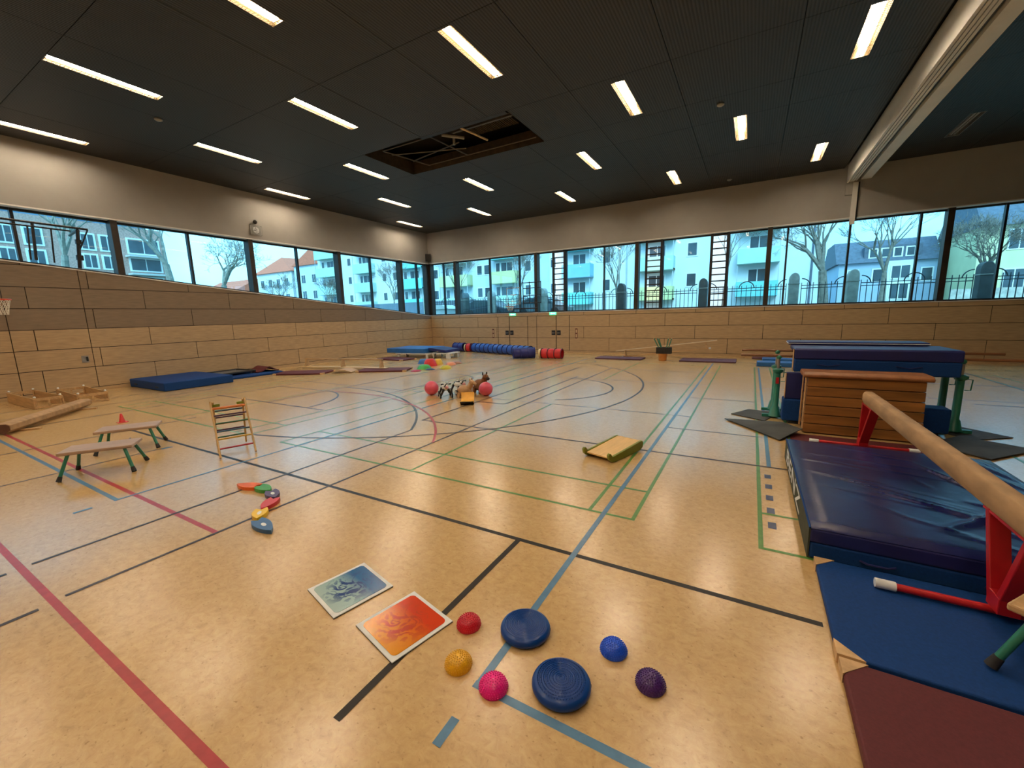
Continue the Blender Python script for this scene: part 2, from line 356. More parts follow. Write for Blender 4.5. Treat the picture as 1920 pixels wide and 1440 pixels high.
# sill and head trims
o = MB(); o.prismx([(YF, sill(YF)-.03), (0, sill(0)-.03), (0, sill(0)), (YF, sill(YF))], -.42, .02); struct(o.build('trim_1', m_white))
struct(MB().bb(.02, XR, -.02, .42, WB-.03, WB).build('trim_2', m_white))
struct(MB().bb(-.42, .012, YF, 0, WT-.04, WT).build('trim_3', m_white)); struct(MB().bb(.012, XR, -.012, .42, WT-.04, WT).build('trim_4', m_white))

# windows ------------------------------------------------------------------------------------------
def wall_x_frame(mb, y0, y1, w=.07, x0=-.36, x1=-.26):
    mb.prismx([(y0, sill(y0)), (y1, sill(y1)), (y1, sill(y1)+w), (y0, sill(y0)+w)], x0, x1)
    mb.bb(x0, x1, y0, y1, WT-.04-w, WT-.04)
lp = [-24.05, -19.72, -15.39, -11.06, -6.73, -2.40, -.06]
wi = 1
for i in range(len(lp)-1):
    y0, y1 = lp[i], lp[i+1]; fr = MB(); wall_x_frame(fr, y0, y1)
    mull = [(y0+y1)/2] if y1-y0 > 3 else [y0+1.55]
    edges = [y0]+mull+[y1]
    for y in edges[1:-1]: fr.bb(-.38, -.22, y-.035, y+.035, sill(y)+.02, WT-.05)
    w = struct(fr.build('window_%d' % wi, m_dark)); wi += 1
    for a, c in zip(edges[:-1], edges[1:]):
        MB().prismx([(a+.03, sill(a)+.02), (c-.03, sill(c)+.02), (c-.03, WT-.06), (a+.03, WT-.06)], -.315, -.305).build('pane', m_glass, w)
    if i: MB().bb(-.40, -.03, y0-.09, y0+.09, sill(y0)-.0, WT-.04).build('post', m_post, w)
# corner posts
bp_ = [.06, 2.08, 7.71, 13.26, 18.80, 24.30, 29.85, XR]
mulls = {0: [1.0], 1: [4.53, 6.56], 2: [8.70, 9.46, 11.56], 3: [13.66, 14.46, 16.54, 17.26], 4: [19.44, 21.5, 23.56], 5: [25.73, 27.8], 6: [31.5]}
clear = {(8.70, 9.46), (13.66, 14.46), (16.54, 17.26)}
for i in range(len(bp_)-1):
    x0, x1 = bp_[i], bp_[i+1]; fr = MB()
    fr.bb(x0, x1, .26, .36, WB, WB+.06); fr.bb(x0, x1, .26, .36, WT-.10, WT-.04)
    ed = [x0]+mulls[i]+[x1]
    for x in ed[1:-1]: fr.bb(x-.032, x+.032, .22, .38, WB+.02, WT-.05)
    w = struct(fr.build('window_%d' % wi, m_dark)); wi += 1
    for a, c in zip(ed[:-1], ed[1:]):
        MB().bb(a+.03, c-.03, .305, .315, WB+.02, WT-.06).build('pane', m_clear if (a, c) in clear else m_glass, w)
    if i: MB().bb(x0-.09, x0+.09, .03, .40, WB, WT-.04).build('post', m_post, w)
struct(MB().bb(-.40, -.06, -.16, .06, 2.21, WT-.04).bb(-.06, .1, .05, .40, 2.21, WT-.04).build('trim_5', m_post))

# ceiling ------------------------------------------------------------------------------------------
ceiling = struct(MB().bb(-.45, XR+.3, YF-.3, .45, CZ+.9, CZ+1.1).build('ceiling', m_plenum))
LX = [1.03, 3.62, 5.85, 8.35, 10.62, 13.06, 15.3, 17.72, 20.0]
LY = [-2.6, -6.3, -9.85, -13.4, -16.95, -20.5, -24.0]
lamps = []
for c, x in enumerate(LX):
    for r, y in enumerate(LY):
        if (c+r) % 2 == 0 and not (abs(x-10.62) < .1 and abs(y+9.85) < .1): lamps.append((x, y, c, r))
HX0, HX1, HY0, HY1 = 7.05, 12.44, -11.02, -8.72
holes = [(x-.17, x+.17, y-.95, y+.95) for x, y, c, r in lamps]+[(HX0, HX1, HY0, HY1), (21.1, 22.1, YF, 0)]
rh = [(23.5, -2.8), (26.0, -6.3), (28.4, -2.8), (30.8, -6.3), (23.5, -9.85), (28.4, -9.85)]
holes += [(x-.17, x+.17, y-.95, y+.95) for x, y in rh]
def sub(rects, h):
    out = []
    for a, b_, c, d in rects:
        if h[1] <= a or h[0] >= b_ or h[3] <= c or h[2] >= d: out.append((a, b_, c, d)); continue
        x0, x1 = max(a, h[0]), min(b_, h[1])
        if a < x0: out.append((a, x0, c, d))
        if b_ > x1: out.append((x1, b_, c, d))
        if c < h[2]: out.append((x0, x1, c, h[2]))
        if d > h[3]: out.append((x0, x1, h[3], d))
    return out
px_ = [0, 2.3, 4.7, 7.05, 9.5, 11.85, 14.2, 16.5, 18.85, 21.1]+[22.1+2.38*k for k in range(5)]+[XR]
py_ = [0, -1.65, -4.45, -7.25, -8.72, -11.02, -14.4, -17.9, -21.4, -24, YF]
for a, c in zip(px_[:-1], px_[1:]):
    if c-a < .05: continue
    for y1, y0 in zip(py_[:-1], py_[1:]):
        rs = [(a+.006, c-.006, y0+.006, y1-.006)]
        for h in holes: rs = sub(rs, h)
        if not rs: continue
        m_ = MB()
        for q in rs: m_.bb(q[0], q[1], q[2], q[3], CZ, CZ+.03)
        m_.build('ceiling_panel', m_ceil, ceiling)
# lamps
def tubemat(name, e, col=(1.0, .70, .40)):
    m = mat(name, (.9, .8, .6), .5, emis=col, es=e); return m
m_tube = tubemat('lamp_tube_hot', LAMP*1.3, (1.0, .80, .56)); m_tube2 = tubemat('lamp_tube_warm', LAMP*.75)
m_refl = mat('lamp_reflector', (.10, .070, .034), .35, noise=(5, .05))
m_wire = mat('lamp_wire', (.10, .08, .05), .4, .5, noise=(5, .1))
def make_lamp(lit=True):
    t = empty('ceiling_lamp')
    h = MB(); h.bb(-.17, .17, -.95, .95, .17, .185); h.bb(-.17, -.155, -.95, .95, .0, .17); h.bb(.155, .17, -.95, .95, .0, .17)
    h.bb(-.155, .155, -.95, -.935, .0, .17); h.bb(-.155, .155, .935, .95, .0, .17); h.build('housing', m_refl if lit else m_grey, t)
    for s_ in (-1, 1):
        MB().bb(s_*.04-.03, s_*.04+.03, -.90, .90, .03, .055).build('tube', m_tube if lit else m_white, t)
    MB().bb(-.008, .008, -.93, .93, .02, .12).build('spine', m_wire, t)
    g = MB()
    for k in range(32): y = -.93+.06*k; g.tube([(-.155, y, .012), (.155, y+.03, .012)], .004, 3, False)
    for k in range(6): x = -.14+.056*k; g.tube([(x, -.94, .008), (x, .94, .008)], .004, 3, False)
    g.build('grille', m_wire, t)
    return t
proto = make_lamp(); first = True
for x, y, c, r in lamps:
    l = proto if first else copy_tree(proto); first = False
    l.location = (x, y, CZ)
    tag(l, 'lit strip light, %s row from left wall, %s from back windows' % (ORD[c], ORD[r]), 'ceiling lamp', 'recessed strip lights of the hall ceiling')
po = make_lamp(False)
for k, (x, y) in enumerate(rh):
    l = po if k == 0 else copy_tree(po); l.location = (x, y, CZ)
    tag(l, 'unlit strip light, %s' % ['right of curtain nearest the back wall', 'beyond the curtain, second row left', 'beyond the curtain, back row middle', 'beyond the curtain, second row right', 'right of curtain, third row left', 'beyond the curtain, third row right'][k], 'ceiling lamp', 'unlit strip lights beyond the curtain')
# ceiling hatch with exposed structure
h = thing('ceiling_hatch', 'open rectangular ceiling hatch showing dark steel frame and pipes above', 'hatch', ((HX0+HX1)/2, (HY0+HY1)/2, CZ))
hw, hd = (HX1-HX0)/2, (HY1-HY0)/2
m_lath = mat('brown_lath', (.05, .035, .02), .7, noise=(6, .3)); m_hframe = mat('hatch_grey_steel', (.10, .09, .08), .5, .3, noise=(6, .2))
MB().bb(-hw, hw, -hd-.02, -hd, 0, .42).bb(-hw, hw, hd, hd+.02, 0, .42).bb(-hw-.02, -hw, -hd, hd, 0, .42).bb(hw, hw+.02, -hd, hd, 0, .42).build('hatch_side', m_lath, h)
for a, b_ in (((-hw+.5, -hd+.35), (hw-.05, -hd+.35)), ((-hw+.9, hd-.15), (hw-.2, hd-.15)), ((-hw+.5, -hd+.35), (-hw+.9, hd-.15)), ((-.2, -hd+.35), (-.1, hd-.15)), ((-hw+.5, -.4), (0.2, .5)), ((-hw+.7, .4), (0.3, .0))):
    MB().tube([(a[0], a[1], .12), (b_[0], b_[1], .12)], .022, 6).build('bar', m_hframe, h)
MB().bb(-.4, hw-.1, -hd+.10, -hd+.26, .05, .14).build('rail', m_dark, h)
for k in range(22): MB().bb(.55+.07*k, .58+.07*k, -.2, .7, .5, .53).build('lath', m_lath, h)
MB().bb(.9, hw-.05, -.75, -.3, .45, .6).build('duct', m_steel, h)
MB().bb(.25, hw-.1, -.28, -.2, .3, .42).build('beam', m_hframe, h)
MB().tube([(.9, -hd+.4, .14), (1.1, .4, .14)], .03, 6).build('pipe', m_pale, h)
q = MB(); q.tube([(-.1, -.35, .3), (.35, .2, .3)], .05, 8); q.tube([(.1, .0, .3), (.1, 0, .08)], .04, 8); q.build('motor', m_grey, h)
# smoke detectors
for x, y, lab in ((4.6, -15.6, 'left, between two strip lights'), (17.3, -8.3, 'right, between two strip lights'), (17.2, -1.1, 'near the back wall')):
    t = thing('smoke_detector', 'small round grey ceiling detector %s' % lab, 'detector', (x, y, CZ)); MB().lathe([(.09, -.004), (.09, -.03), (.05, -.055), (.0001, -.06)], n=16).build('cover', m_grey, t, True)
# dividing curtain
t = thing('dividing_curtain', 'raised hall divider curtain, pale stacked lamella bundle running along the ceiling', 'curtain', (21.6, -13, CZ))
for k in range(4): MB().bb(-.40+.085*k, -.345+.085*k, 13+YF, 13-.02, -.56+.015*k, .1).build('lamella', m_alu, t)
MB().bb(-.05, .01, 13+YF, 12.98, -.42, .1).build('web', m_dark, t)
MB().bb(.03, .33, 13+YF, 12.98, -.50, .1).build('lower_beam', m_alu, t)
t = thing('curtain_track', 'pale vertical guide track for the divider curtain on the back wall', 'guide track', (21.5, -.03, 6))
MB().bb(-.10, .06, -.05, .026, -.75, .78).build('rail', m_alu, t); MB().bb(.07, .11, -.04, .026, -.6, .78).build('slot', m_dark, t)
MB().bb(-.32, -.10, -.03, .022, .35, .78).build('cover', m_plaster, t)

# wall fittings -----------------------------------------------------------------------------------
m_black = mat('black_plastic', (.015, .015, .016), .4, noise=(8, .2))
t = thing('loudspeaker', 'small black loudspeaker box high in the room corner', 'speaker', (.2, -.22, 5.84))
MB().box((0, 0, 0), (.34, .24, .42), rz=.75).build('cabinet', m_black, t, bevel=.02); MB().box((.11, -.11, 0), (.26, .02, .34), rz=.75).build('speaker_grille', m_dark, t); MB().tube([(0, 0, 0), (-.18, .19, 0)], .03, 8).build('bracket', m_steel, t)
t = thing('wall_clock', 'wall clock and camera behind a wire cage above the left windows', 'clock', (0.003, -10.82, 5.92))
MB().bb(0, .03, -.22, .22, -.24, .14).build('backplate', m_grey, t)
MB().lathe([(.13, 0), (.13, .03), (.0001, .035)], (.03, 0, -.05), 20, Matrix.Rotation(PI/2, 3, 'Y')).build('dial', m_sign, t)
MB().bb(.065, .07, -.012, .012, -.05, .06).bb(.065, .07, -.09, .0, -.062, -.04).build('clock_hand', m_black, t)
c_ = MB()
for k in range(8): c_.tube([(.13, -.21+.06*k, -.24), (.13, -.21+.06*k, .14)], .005, 4, False)
for k in range(6): c_.tube([(.13, -.21, -.24+.075*k), (.13, .21, -.24+.075*k)], .005, 4, False)
for yy in (-.21, .21):
    for zz in (-.24, .14): c_.tube([(0.02, yy, zz), (.13, yy, zz)], .005, 4)
c_.build('wire_cage', m_grey, t)
MB().sph((.09, -.02, .27), .08, 12, 8).build('camera_dome', m_black, t, True); MB().tube([(0, -.02, .27), (.09, -.02, .27)], .02, 6).build('arm', m_dark, t)
t = thing('wall_socket', 'small grey steel wall box on the left wood wall', 'socket', (.004, -16.68, 1.04)); MB().bb(0, .012, -.085, .085, -.11, .11).build('plate', m_steel, t, bevel=.004); MB().bb(.01, .016, .02, .07, -.07, .07).build('flap', m_dark, t)
# window climbing frames
for k, (x, w_, n_) in enumerate(((9.08, .66, 'left of three'), (14.06, .70, 'middle of three'), (16.90, .64, 'right of three'))):
    t = thing('wall_bars', 'black steel climbing ladder in front of the back window, %s' % n_, 'wall bars', (x, .12, WB), group='black climbing ladders at the back window')
    for s_ in (-1, 1): MB().bb(s_*w_/2-.05, s_*w_/2+.05, -.03, .03, .0, 3.26).build('upright', m_dark, t)
    for j in range(12): MB().bb(-w_/2, w_/2, -.022, .022, .02+.285*j, .072+.285*j).build('rung', m_dark, t)
# basketball unit at back wall
t = thing('basketball_hoop', 'folded basketball backboard with black lattice frame before the back window', 'basketball hoop', (7.1, -.45, 2.6))
f = MB()
for z in (.15, .55, .95, 1.25): f.tube([(.05, 0, z), (1.15, 0, z)], .022, 6)
for x in (.05, .45, 1.15): f.tube([(x, 0, .1), (x, 0, 1.3)], .024, 6)
f.build('lattice_frame', m_dark, t)
MB().tube([(.1, 0, .5), (.1, .44, .5)], .03, 6).tube([(.9, 0, .5), (.9, .44, .5)], .03, 6).build('wall_arm', m_dark, t)
MB().bb(-.95, -.1, -.1, -.085, .1, 1.0).build('backboard', m_clear, t)
f = MB()
for a, b_ in (((-.95, .1), (-.1, .1)), ((-.95, 1.0), (-.1, 1.0)), ((-.95, .1), (-.95, 1.0)), ((-.1, .1), (-.1, 1.0))): f.tube([(a[0], -.1, a[1]), (b_[0], -.1, b_[1])], .022, 6)
f.build('board_frame', m_grey, t); MB().bb(-.7, -.35, -.12, -.10, .25, .29).bb(-.7, -.35, -.12, -.10, .6, .64).build('target_mark', m_white, t)
MB().tube([(-.95, -.05, -.15), (1.0, -.05, -.15)], .035, 6).tube([(-.9, -.05, -.15), (-.9, -.05, .2)], .025, 6).tube([(.1, -.05, -.15), (.1, -.05, .5)], .025, 6).build('bracket', m_dark, t)
MB().tube([(-.6+.22*math.cos(a*PI/8), -.35+.22*math.sin(a*PI/8), 0) for a in range(17)], .02, 6).tube([(-.6, -.13, 0), (-.6, -.05, -.12)], .02, 6).build('rim', mat('rim_orange', (.6, .07, .03), .4, noise=(6, .1)), t)
def net(c, r, hgt, n, parent):
    m_ = MB()
    for k in range(n):
        for s_ in (1, -1):
            pts = []
            for j in range(7):
                u = j/6; a = 2*PI*(k+s_*u*1.6)/n; rr_ = r*(1-.5*u+.12*u*u)
                pts.append((c[0]+rr_*math.cos(a), c[1]+rr_*math.sin(a), c[2]-hgt*u))
            m_.tube(pts, .006, 4, False)
    return m_.build('net', mat('net_cord', (.7, .66, .58), .8, noise=(20, .1)), parent)
net((-.6, -.35, 0), .21, .25, 10, t)
# basketball unit on the left wall
t = thing('basketball_hoop', 'black tubular basketball bracket on the left wall with red rim and white net', 'basketball hoop', (1.2, -18.4, 0))
f = MB(); f.tube([(0, -.9, 4.92), (0, 2.0, 4.88)], .03, 8); f.tube([(.02, -.9, 4.80), (.02, 1.62, 4.78)], .022, 8); f.tube([(0, 2.0, 4.88), (0, 1.72, 4.2)], .02, 6); f.build('top_bar', m_dark, t)
MB().tube([(0, 1.78, 4.84), (0, 1.68, 3.75)], .045, 8).box((0, 1.75, 4.5), (.1, .12, .12)).box((0, 1.72, 4.05), (.1, .14, .14)).build('hinge_post', m_dark, t)
MB().tube([(0, 1.24, 4.80), (0, 1.18, 3.86)], .02, 6).tube([(0, .80, 4.8), (0, .74, 3.9)], .02, 6).tube([(0, .90, 4.9), (0, .84, 3.9)], .035, 6).build('strut', m_dark, t)
MB().tube([(0, 1.78, 4.83), (-1.18, 1.9, 4.83)], .035, 8).tube([(0, -.8, 4.86), (-1.18, -.8, 4.86)], .035, 8).build('wall_arm', m_dark, t)
MB().bb(-.02, .0, -1.0, -.06, 2.72, 3.7).build('backboard', m_white, t); MB().tube([(-.01, -.5, 3.6), (-.01, -.5, 4.82)], .03, 6).build('drop_arm', m_dark, t)
MB().tube([(.42+.22*math.cos(a*PI/10), -.07+.22*math.sin(a*PI/10), 2.8) for a in range(21)], .016, 6).box((.12, -.09, 2.79), (.24, .10, .02)).build('rim', bpy.data.materials['rim_orange'], t)
net((.42, -.07, 2.80), .21, .38, 12, t)

# ================================================================== objects on the floor
# hedgehog domes
def hedgehog(label, loc, col, rz=0):
    m_ = mat('dome_'+label.split()[1], col, .35, noise=(9, .1), coat=.2)
    t = thing('hedgehog_dome', label, 'balance dome', loc, rz)
    R_ = .080; H_ = .078
    prof = [(R_, 0.0), (R_+.001, .008)]+[(R_*math.cos(a*PI/24), .008+(H_-.012)*math.sin(a*PI/24)) for a in range(1, 12)]+[(.0008, H_-.004)]
    MB().lathe(prof, n=32).build('shell', m_, t, True)
    s = MB(); 
    for i in range(9):
        a = .06+i*.165; n_ = max(1, int(36*math.cos(a)))
        for j in range(n_):
            th = 2*PI*j/n_; d = Vector((math.cos(a)*math.cos(th), math.cos(a)*math.sin(th), math.sin(a)))
            p = Vector((d.x*R_, d.y*R_, .008+d.z*(H_-.012))); s.tube([p-d*.001, p+d*.0055], [.0042, .0026], 5)
    s.build('studs', m_, t, True)
hedgehog('small red studded rubber dome beside the orange picture panel', (16.79, -19.26, 0), (.62, .008, .03))
hedgehog('small yellow studded rubber dome between the orange panel and the pink dome', (16.925, -19.555, 0), (.80, .44, .008))
hedgehog('small pink studded rubber dome on the corner of the blue floor line', (17.195, -19.585, 0), (.85, .012, .28))
hedgehog('small blue studded rubber dome right of the two balance discs', (17.715, -19.01, 0), (.01, .10, .75))
hedgehog('small purple studded rubber dome, rightmost of the five domes', (17.965, -19.145, 0), (.07, .018, .17))
m_disc = mat('disc_blue', (.003, .045, .24), .30, noise=(9, .08), coat=.05, spec=.35)
def disc(label, x, y, ringed):
    t = thing('balance_disc', label, 'balance disc', (x, y, 0), .4, 'blue balance discs')
    prof = [(.12, .0), (.155, .006), (.166, .022), (.166, .034), (.158, .050), (.146, .058)]
    r = .14
    while r > .012:
        z = .060+.006*(1-(r/.14)**2); prof += [(r, z), (r-.004, z+.0026), (r-.007, z)]; r -= .0115
    prof.append((.0005, .066))
    MB().lathe(prof, n=56).build('cushion', m_disc, t, True)
    if ringed:
        s = MB()
        for i in range(7):
            rr_ = .03+.017*i; n_ = 8+int(rr_*330)
            for j in range(n_):
                a = 2*PI*j/n_; s.tube([(rr_*math.cos(a), rr_*math.sin(a), .060), (rr_*math.cos(a), rr_*math.sin(a), .0685)], [.003, .0015], 4)
        s.build('studs', m_disc, t, True)
    MB().lathe([(.008, 0), (.008, .004), (.0003, .005)], (.163, 0, .03), 8, Matrix.Rotation(PI/2, 3, 'Y')).build('valve', m_black, t)
disc('round dark blue air cushion disc lying over the blue floor line', 17.155, -19.125, False)
disc('round dark blue air cushion disc with studded rings, nearer of the two', 17.53, -19.40, True)

# liquid picture panels
def panel_mat(name, cols, bgc):
    m = bpy.data.materials.new(name); m.use_nodes = True; n = m.node_tree; b = n.nodes['Principled BSDF']; L = n.links
    t = n.nodes.new('ShaderNodeTexCoord'); sx = n.nodes.new('ShaderNodeSeparateXYZ'); L.new(t.outputs['Object'], sx.inputs[0])
    g = n.nodes.new('ShaderNodeMapRange'); g.inputs[1].default_value = -.24; g.inputs[2].default_value = .24; L.new(sx.outputs['Y'], g.inputs[0])
    n1 = n.nodes.new('ShaderNodeTexNoise'); n1.inputs['Scale'].default_value = 9; n1.inputs['Detail'].default_value = 7; n1.inputs['Distortion'].default_value = 2.2; L.new(t.outputs['Object'], n1.inputs['Vector'])
    # distance from the panel's centre keeps the border calm
    ln = n.nodes.new('ShaderNodeVectorMath'); ln.operation = 'LENGTH'; L.new(t.outputs['Object'], ln.inputs[0])
    k = n.nodes.new('ShaderNodeMapRange'); k.inputs[1].default_value = .10; k.inputs[2].default_value = .22; k.inputs[3].default_value = 1; k.inputs[4].default_value = 0; L.new(ln.outputs['Value'], k.inputs[0])
    r1 = n.nodes.new('ShaderNodeValToRGB'); e = r1.color_ramp.elements
    e[0].position = .0; e[0].color = (*bgc[0], 1); e[1].position = .70; e[1].color = (*bgc[2], 1)
    x = e.new(.42); x.color = (*bgc[1], 1); L.new(g.outputs[0], r1.inputs['Fac'])
    r2_ = n.nodes.new('ShaderNodeValToRGB'); e = r2_.color_ramp.elements; e[0].position = .47; e[0].color = (0, 0, 0, 1); e[1].position = .53; e[1].color = (1, 1, 1, 1)
    L.new(n1.outputs['Fac'], r2_.inputs['Fac'])
    mu = n.nodes.new('ShaderNodeMath'); mu.operation = 'MULTIPLY'; L.new(r2_.outputs['Color'], mu.inputs[0]); L.new(k.outputs[0], mu.inputs[1])
    mx = n.nodes.new('ShaderNodeMixRGB'); L.new(mu.outputs[0], mx.inputs[0]); L.new(r1.outputs['Color'], mx.inputs[1]); mx.inputs[2].default_value = (*cols, 1)
    L.new(mx.outputs[0], b.inputs['Base Color']); b.inputs['Roughness'].default_value = .18
    return m
def pic(label, x, y, mm, s=.235):
    t = thing('liquid_panel', label, 'sensory panel', (x, y, 0), math.radians(-13.5), 'liquid picture panels on the floor')
    MB().bb(-s, s, -s, s, 0, .005).build('base', m_rubber, t); MB().bb(-s, s, -s, s, .005, .012).build('frame', m_sign, t, bevel=.002)
    q = s-.028; c_ = .035; poly = []
    for cx, cy, a0 in ((q-c_, q-c_, 0), (-q+c_, q-c_, 90), (-q+c_, -q+c_, 180), (q-c_, -q+c_, 270)):
        for j in range(6): a = math.radians(a0+18*j); poly.append((cx+c_*math.cos(a), cy+c_*math.sin(a)))
    MB().prism(poly, .012, .0145).build('liquid_window', mm, t, bevel=.001)
pic('square floor panel with white border and blue liquid swirls', 15.74, -19.38, panel_mat('blue_liquid', (.012, .05, .22), ((.42, .56, .56), (.30, .50, .54), (.008, .13, .38))))
pic('square floor panel with white border and orange red liquid swirls', 16.39, -19.46, panel_mat('orange_liquid', (.52, .06, .015), ((.80, .36, .01), (.74, .20, .008), (.66, .055, .012))))

# chain of fish-shaped stepping pieces
def fish(label, a, b_, col, hole=True):
    a = Vector((*a, 0)); b_ = Vector((*b_, 0)); d = b_-a; L_ = d.length*.94
    t = thing('stepping_piece', label, 'stepping piece', ((a.x+b_.x)/2, (a.y+b_.y)/2, 0), math.atan2(d.y, d.x), 'coloured stepping pieces laid end to end')
    n = 9; top = []; bot = []
    for i in range(n+1):
        u = i/n; x = -L_/2+u*L_*.97; w = .074*math.sin(PI*min(1, (u*.80+.20)))**.8+.004
        top.append((x, w)); bot.append((x, -w))
    poly = bot+[(L_/2, 0)]+top[::-1]+[(-L_/2+.05, 0)]
    mm = mat('piece_'+label.split()[0], col, .4, noise=(8, .08))
    MB().prism(poly, 0, .045).build('body', mm, t, bevel=.006)
    if hole: MB().lathe([(.045, .045), (.045, .0462), (.0005, .0463)], n=20, R=Matrix.Diagonal((1, .45, 1))).build('grip_pad', m_sign, t)
fish('orange wooden stepping piece with forked end, far end of the chain', (13.10, -18.60), (12.74, -18.71), (.80, .14, .02), False)
fish('green stepping piece between the orange and the purple piece', (13.04, -18.60), (13.36, -18.62), (.05, .33, .06), False)
fish('purple stepping piece between the green and the red piece', (13.33, -18.61), (13.62, -18.72), (.07, .04, .13))
fish('red stepping piece between the purple and the yellow piece', (13.60, -18.70), (13.77, -18.97), (.60, .03, .04), False)
fish('yellow stepping piece between the red and the blue piece', (13.74, -18.94), (13.96, -19.12), (.80, .52, .02))
fish('blue stepping piece at the near end of the chain', (13.95, -19.12), (14.36, -19.19), (.035, .13, .32))

# rocker board
m_lime = mat('lime_paint', (.19, .22, .015), .4, noise=(6, .1)); m_deck = mat('deck_ply', (.72, .46, .17), .4, noise=(3, .12, 6), stretch=(1, 6, 6))
t = thing('rocker_board', 'small wooden rocker board with green side runners beside the green lines', 'rocker board', (16.66, -15.36, 0), math.radians(72))
for s_ in (-1, 1):
    pts = [(-.47, .13), (-.44, .155), (-.41, .14), (-.37, .09), (.33, .15), (.40, .155), (.43, .12), (.42, .05), (.36, .015), (-.05, .0), (-.28, .0), (-.38, .01), (-.45, .06)]
    MB().prismy(pts[::-1], s_*.215-.02, s_*.215+.02).build('runner', m_lime, t, bevel=.008)
MB().add([(x, y, z+(.055+.075*(x+.40)/.8)) for z in (0, .018) for x, y in ((-.40, -.195), (.40, -.195), (.40, .195), (-.40, .195))], [(3, 2, 1, 0), (4, 5, 6, 7), (0, 1, 5, 4), (1, 2, 6, 5), (2, 3, 7, 6), (3, 0, 4, 7)]).build('deck', m_deck, t)

# climbing triangle
m_lw = mat('ladder_wood', (.52, .33, .13), .45, noise=(3, .15))
t = thing('climbing_triangle', 'small wooden A-frame climbing ladder with coloured rungs', 'climbing frame', (11.06, -17.88, 0), math.radians(-20))
FX, BX, TX, HZ, HW = .42, -.38, -.13, .82, .235
def ln(a, b_, u): return tuple(a[i]+(b_[i]-a[i])*u for i in range(3))
for s_ in (-1, 1):
    for bx, tx, off in ((FX, TX-.03, 0), (BX, TX+.03, .03*-s_)):
        a = Vector((bx, s_*HW+off, 0)); c_ = Vector((tx, s_*HW+off, HZ)); d = (c_-a)
        ang = math.atan2(d.x, d.z); R = Matrix.Rotation(ang, 3, 'Y')
        MB().box(tuple((a+c_)/2+Vector((0, 0, .008))), (.045, .026, d.length-.02), R=R).build('side_rail', m_lw, t, bevel=.006)
cols = {'red': (.42, .02, .03), 'yellow': (.62, .38, .04), 'blue': (.04, .10, .18), 'green': (.04, .13, .06), 'purple': (.06, .015, .06), 'orange': (.70, .22, .06)}
rm = {k: mat('rung_'+k, v, .4, noise=(9, .1)) for k, v in cols.items()}
for u, cn in zip((.17, .33, .46, .60, .74, .87), ('red', 'yellow', 'blue', 'green', 'purple', 'orange')):
    x, _, z = ln((FX, 0, 0), (TX-.03, 0, HZ), u); r_ = .021 if cn == 'orange' else .013
    o = MB().tube([(x, -HW, z), (x, HW, z)], r_, 8).build('rung', rm[cn], t, True); o['label'] = cn+' round rung'
for u, cn in zip((.22, .38, .52, .66, .8), ('green', 'purple', 'red', 'purple', 'blue')):
    x, _, z = ln((BX, 0, 0), (TX+.03, 0, HZ), u)
    o = MB().tube([(x, -HW+.03, z), (x, HW-.03, z)], .013, 8).build('rung', rm[cn], t, True); o['label'] = cn+' round rung'
for s_ in (-1, 1): MB().box((TX+.02, s_*(HW-.07), HZ-.06), (.05, .10, .045)).build('hook_block', m_lime, t, bevel=.008)

# little benches with green legs
def small_bench(label, x, y, rz, top, zf=0):
    t = thing('small_bench', label, 'bench', (x, y, zf), rz, 'low wooden benches with green tube legs')
    L_, Wd, z = .40, .215, .34
    MB().prism([(-L_, -Wd), (L_, -Wd), (L_, Wd), (-L_, Wd)], z, z+.045).build('seat', top, t, bevel=.012)
    for sx in (-1, 1):
        for sy in (-1, 1):
            a = Vector((sx*(L_-.10), sy*(Wd-.05), z)); b_ = Vector((sx*(L_-.01), sy*(Wd+.05), .035))
            lg = MB().tube([a, b_], .021, 10).build('leg', m_green, t, True)
            MB().tube([b_+(a-b_)*.12, b_, b_-(a-b_).normalized()*.03], [.024, .028, .03], 10).build('rubber_foot', m_rubber, lg, True)
    return t
m_seat = mat('bench_top_grey_wood', (.40, .28, .21), .4, noise=(2.5, .2, 6), stretch=(1, 7, 7))
small_bench('low bench with pale wooden top and green legs, nearer of the left pair', 10.33, -19.27, math.radians(56), m_seat)
small_bench('low bench with pale wooden top and green legs, farther of the left pair', 9.26, -18.62, math.radians(59), m_seat)
small_bench('low wooden bench with green leg standing on the blue mat at right edge', 20.10, -18.22, math.radians(-38), m_bench, .066)
t = thing('traffic_cone', 'small red training cone behind the farther low bench', 'cone', (6.62, -17.95, 0)); t.scale = (.62, .62, .62)
m_cone = mat('cone_red', (.62, .03, .03), .4, noise=(9, .1))
MB().lathe([(.09, .012), (.082, .03), (.03, .30), (.018, .31), (.0005, .31)], n=20).build('body', m_cone, t, True); MB().bb(-.13, .13, -.13, .13, 0, .014).build('base', m_cone, t, bevel=.004)
t = thing('floor_hoop', 'thin brown curved stick lying behind the nearer low bench', 'stick', (8.4, -18.75, .012)); MB().tube([(.35*math.cos(a*.15), .35*math.sin(a*.15), 0) for a in range(-2, 10)], .012, 6).build('stick', m_lbrown, t, True)

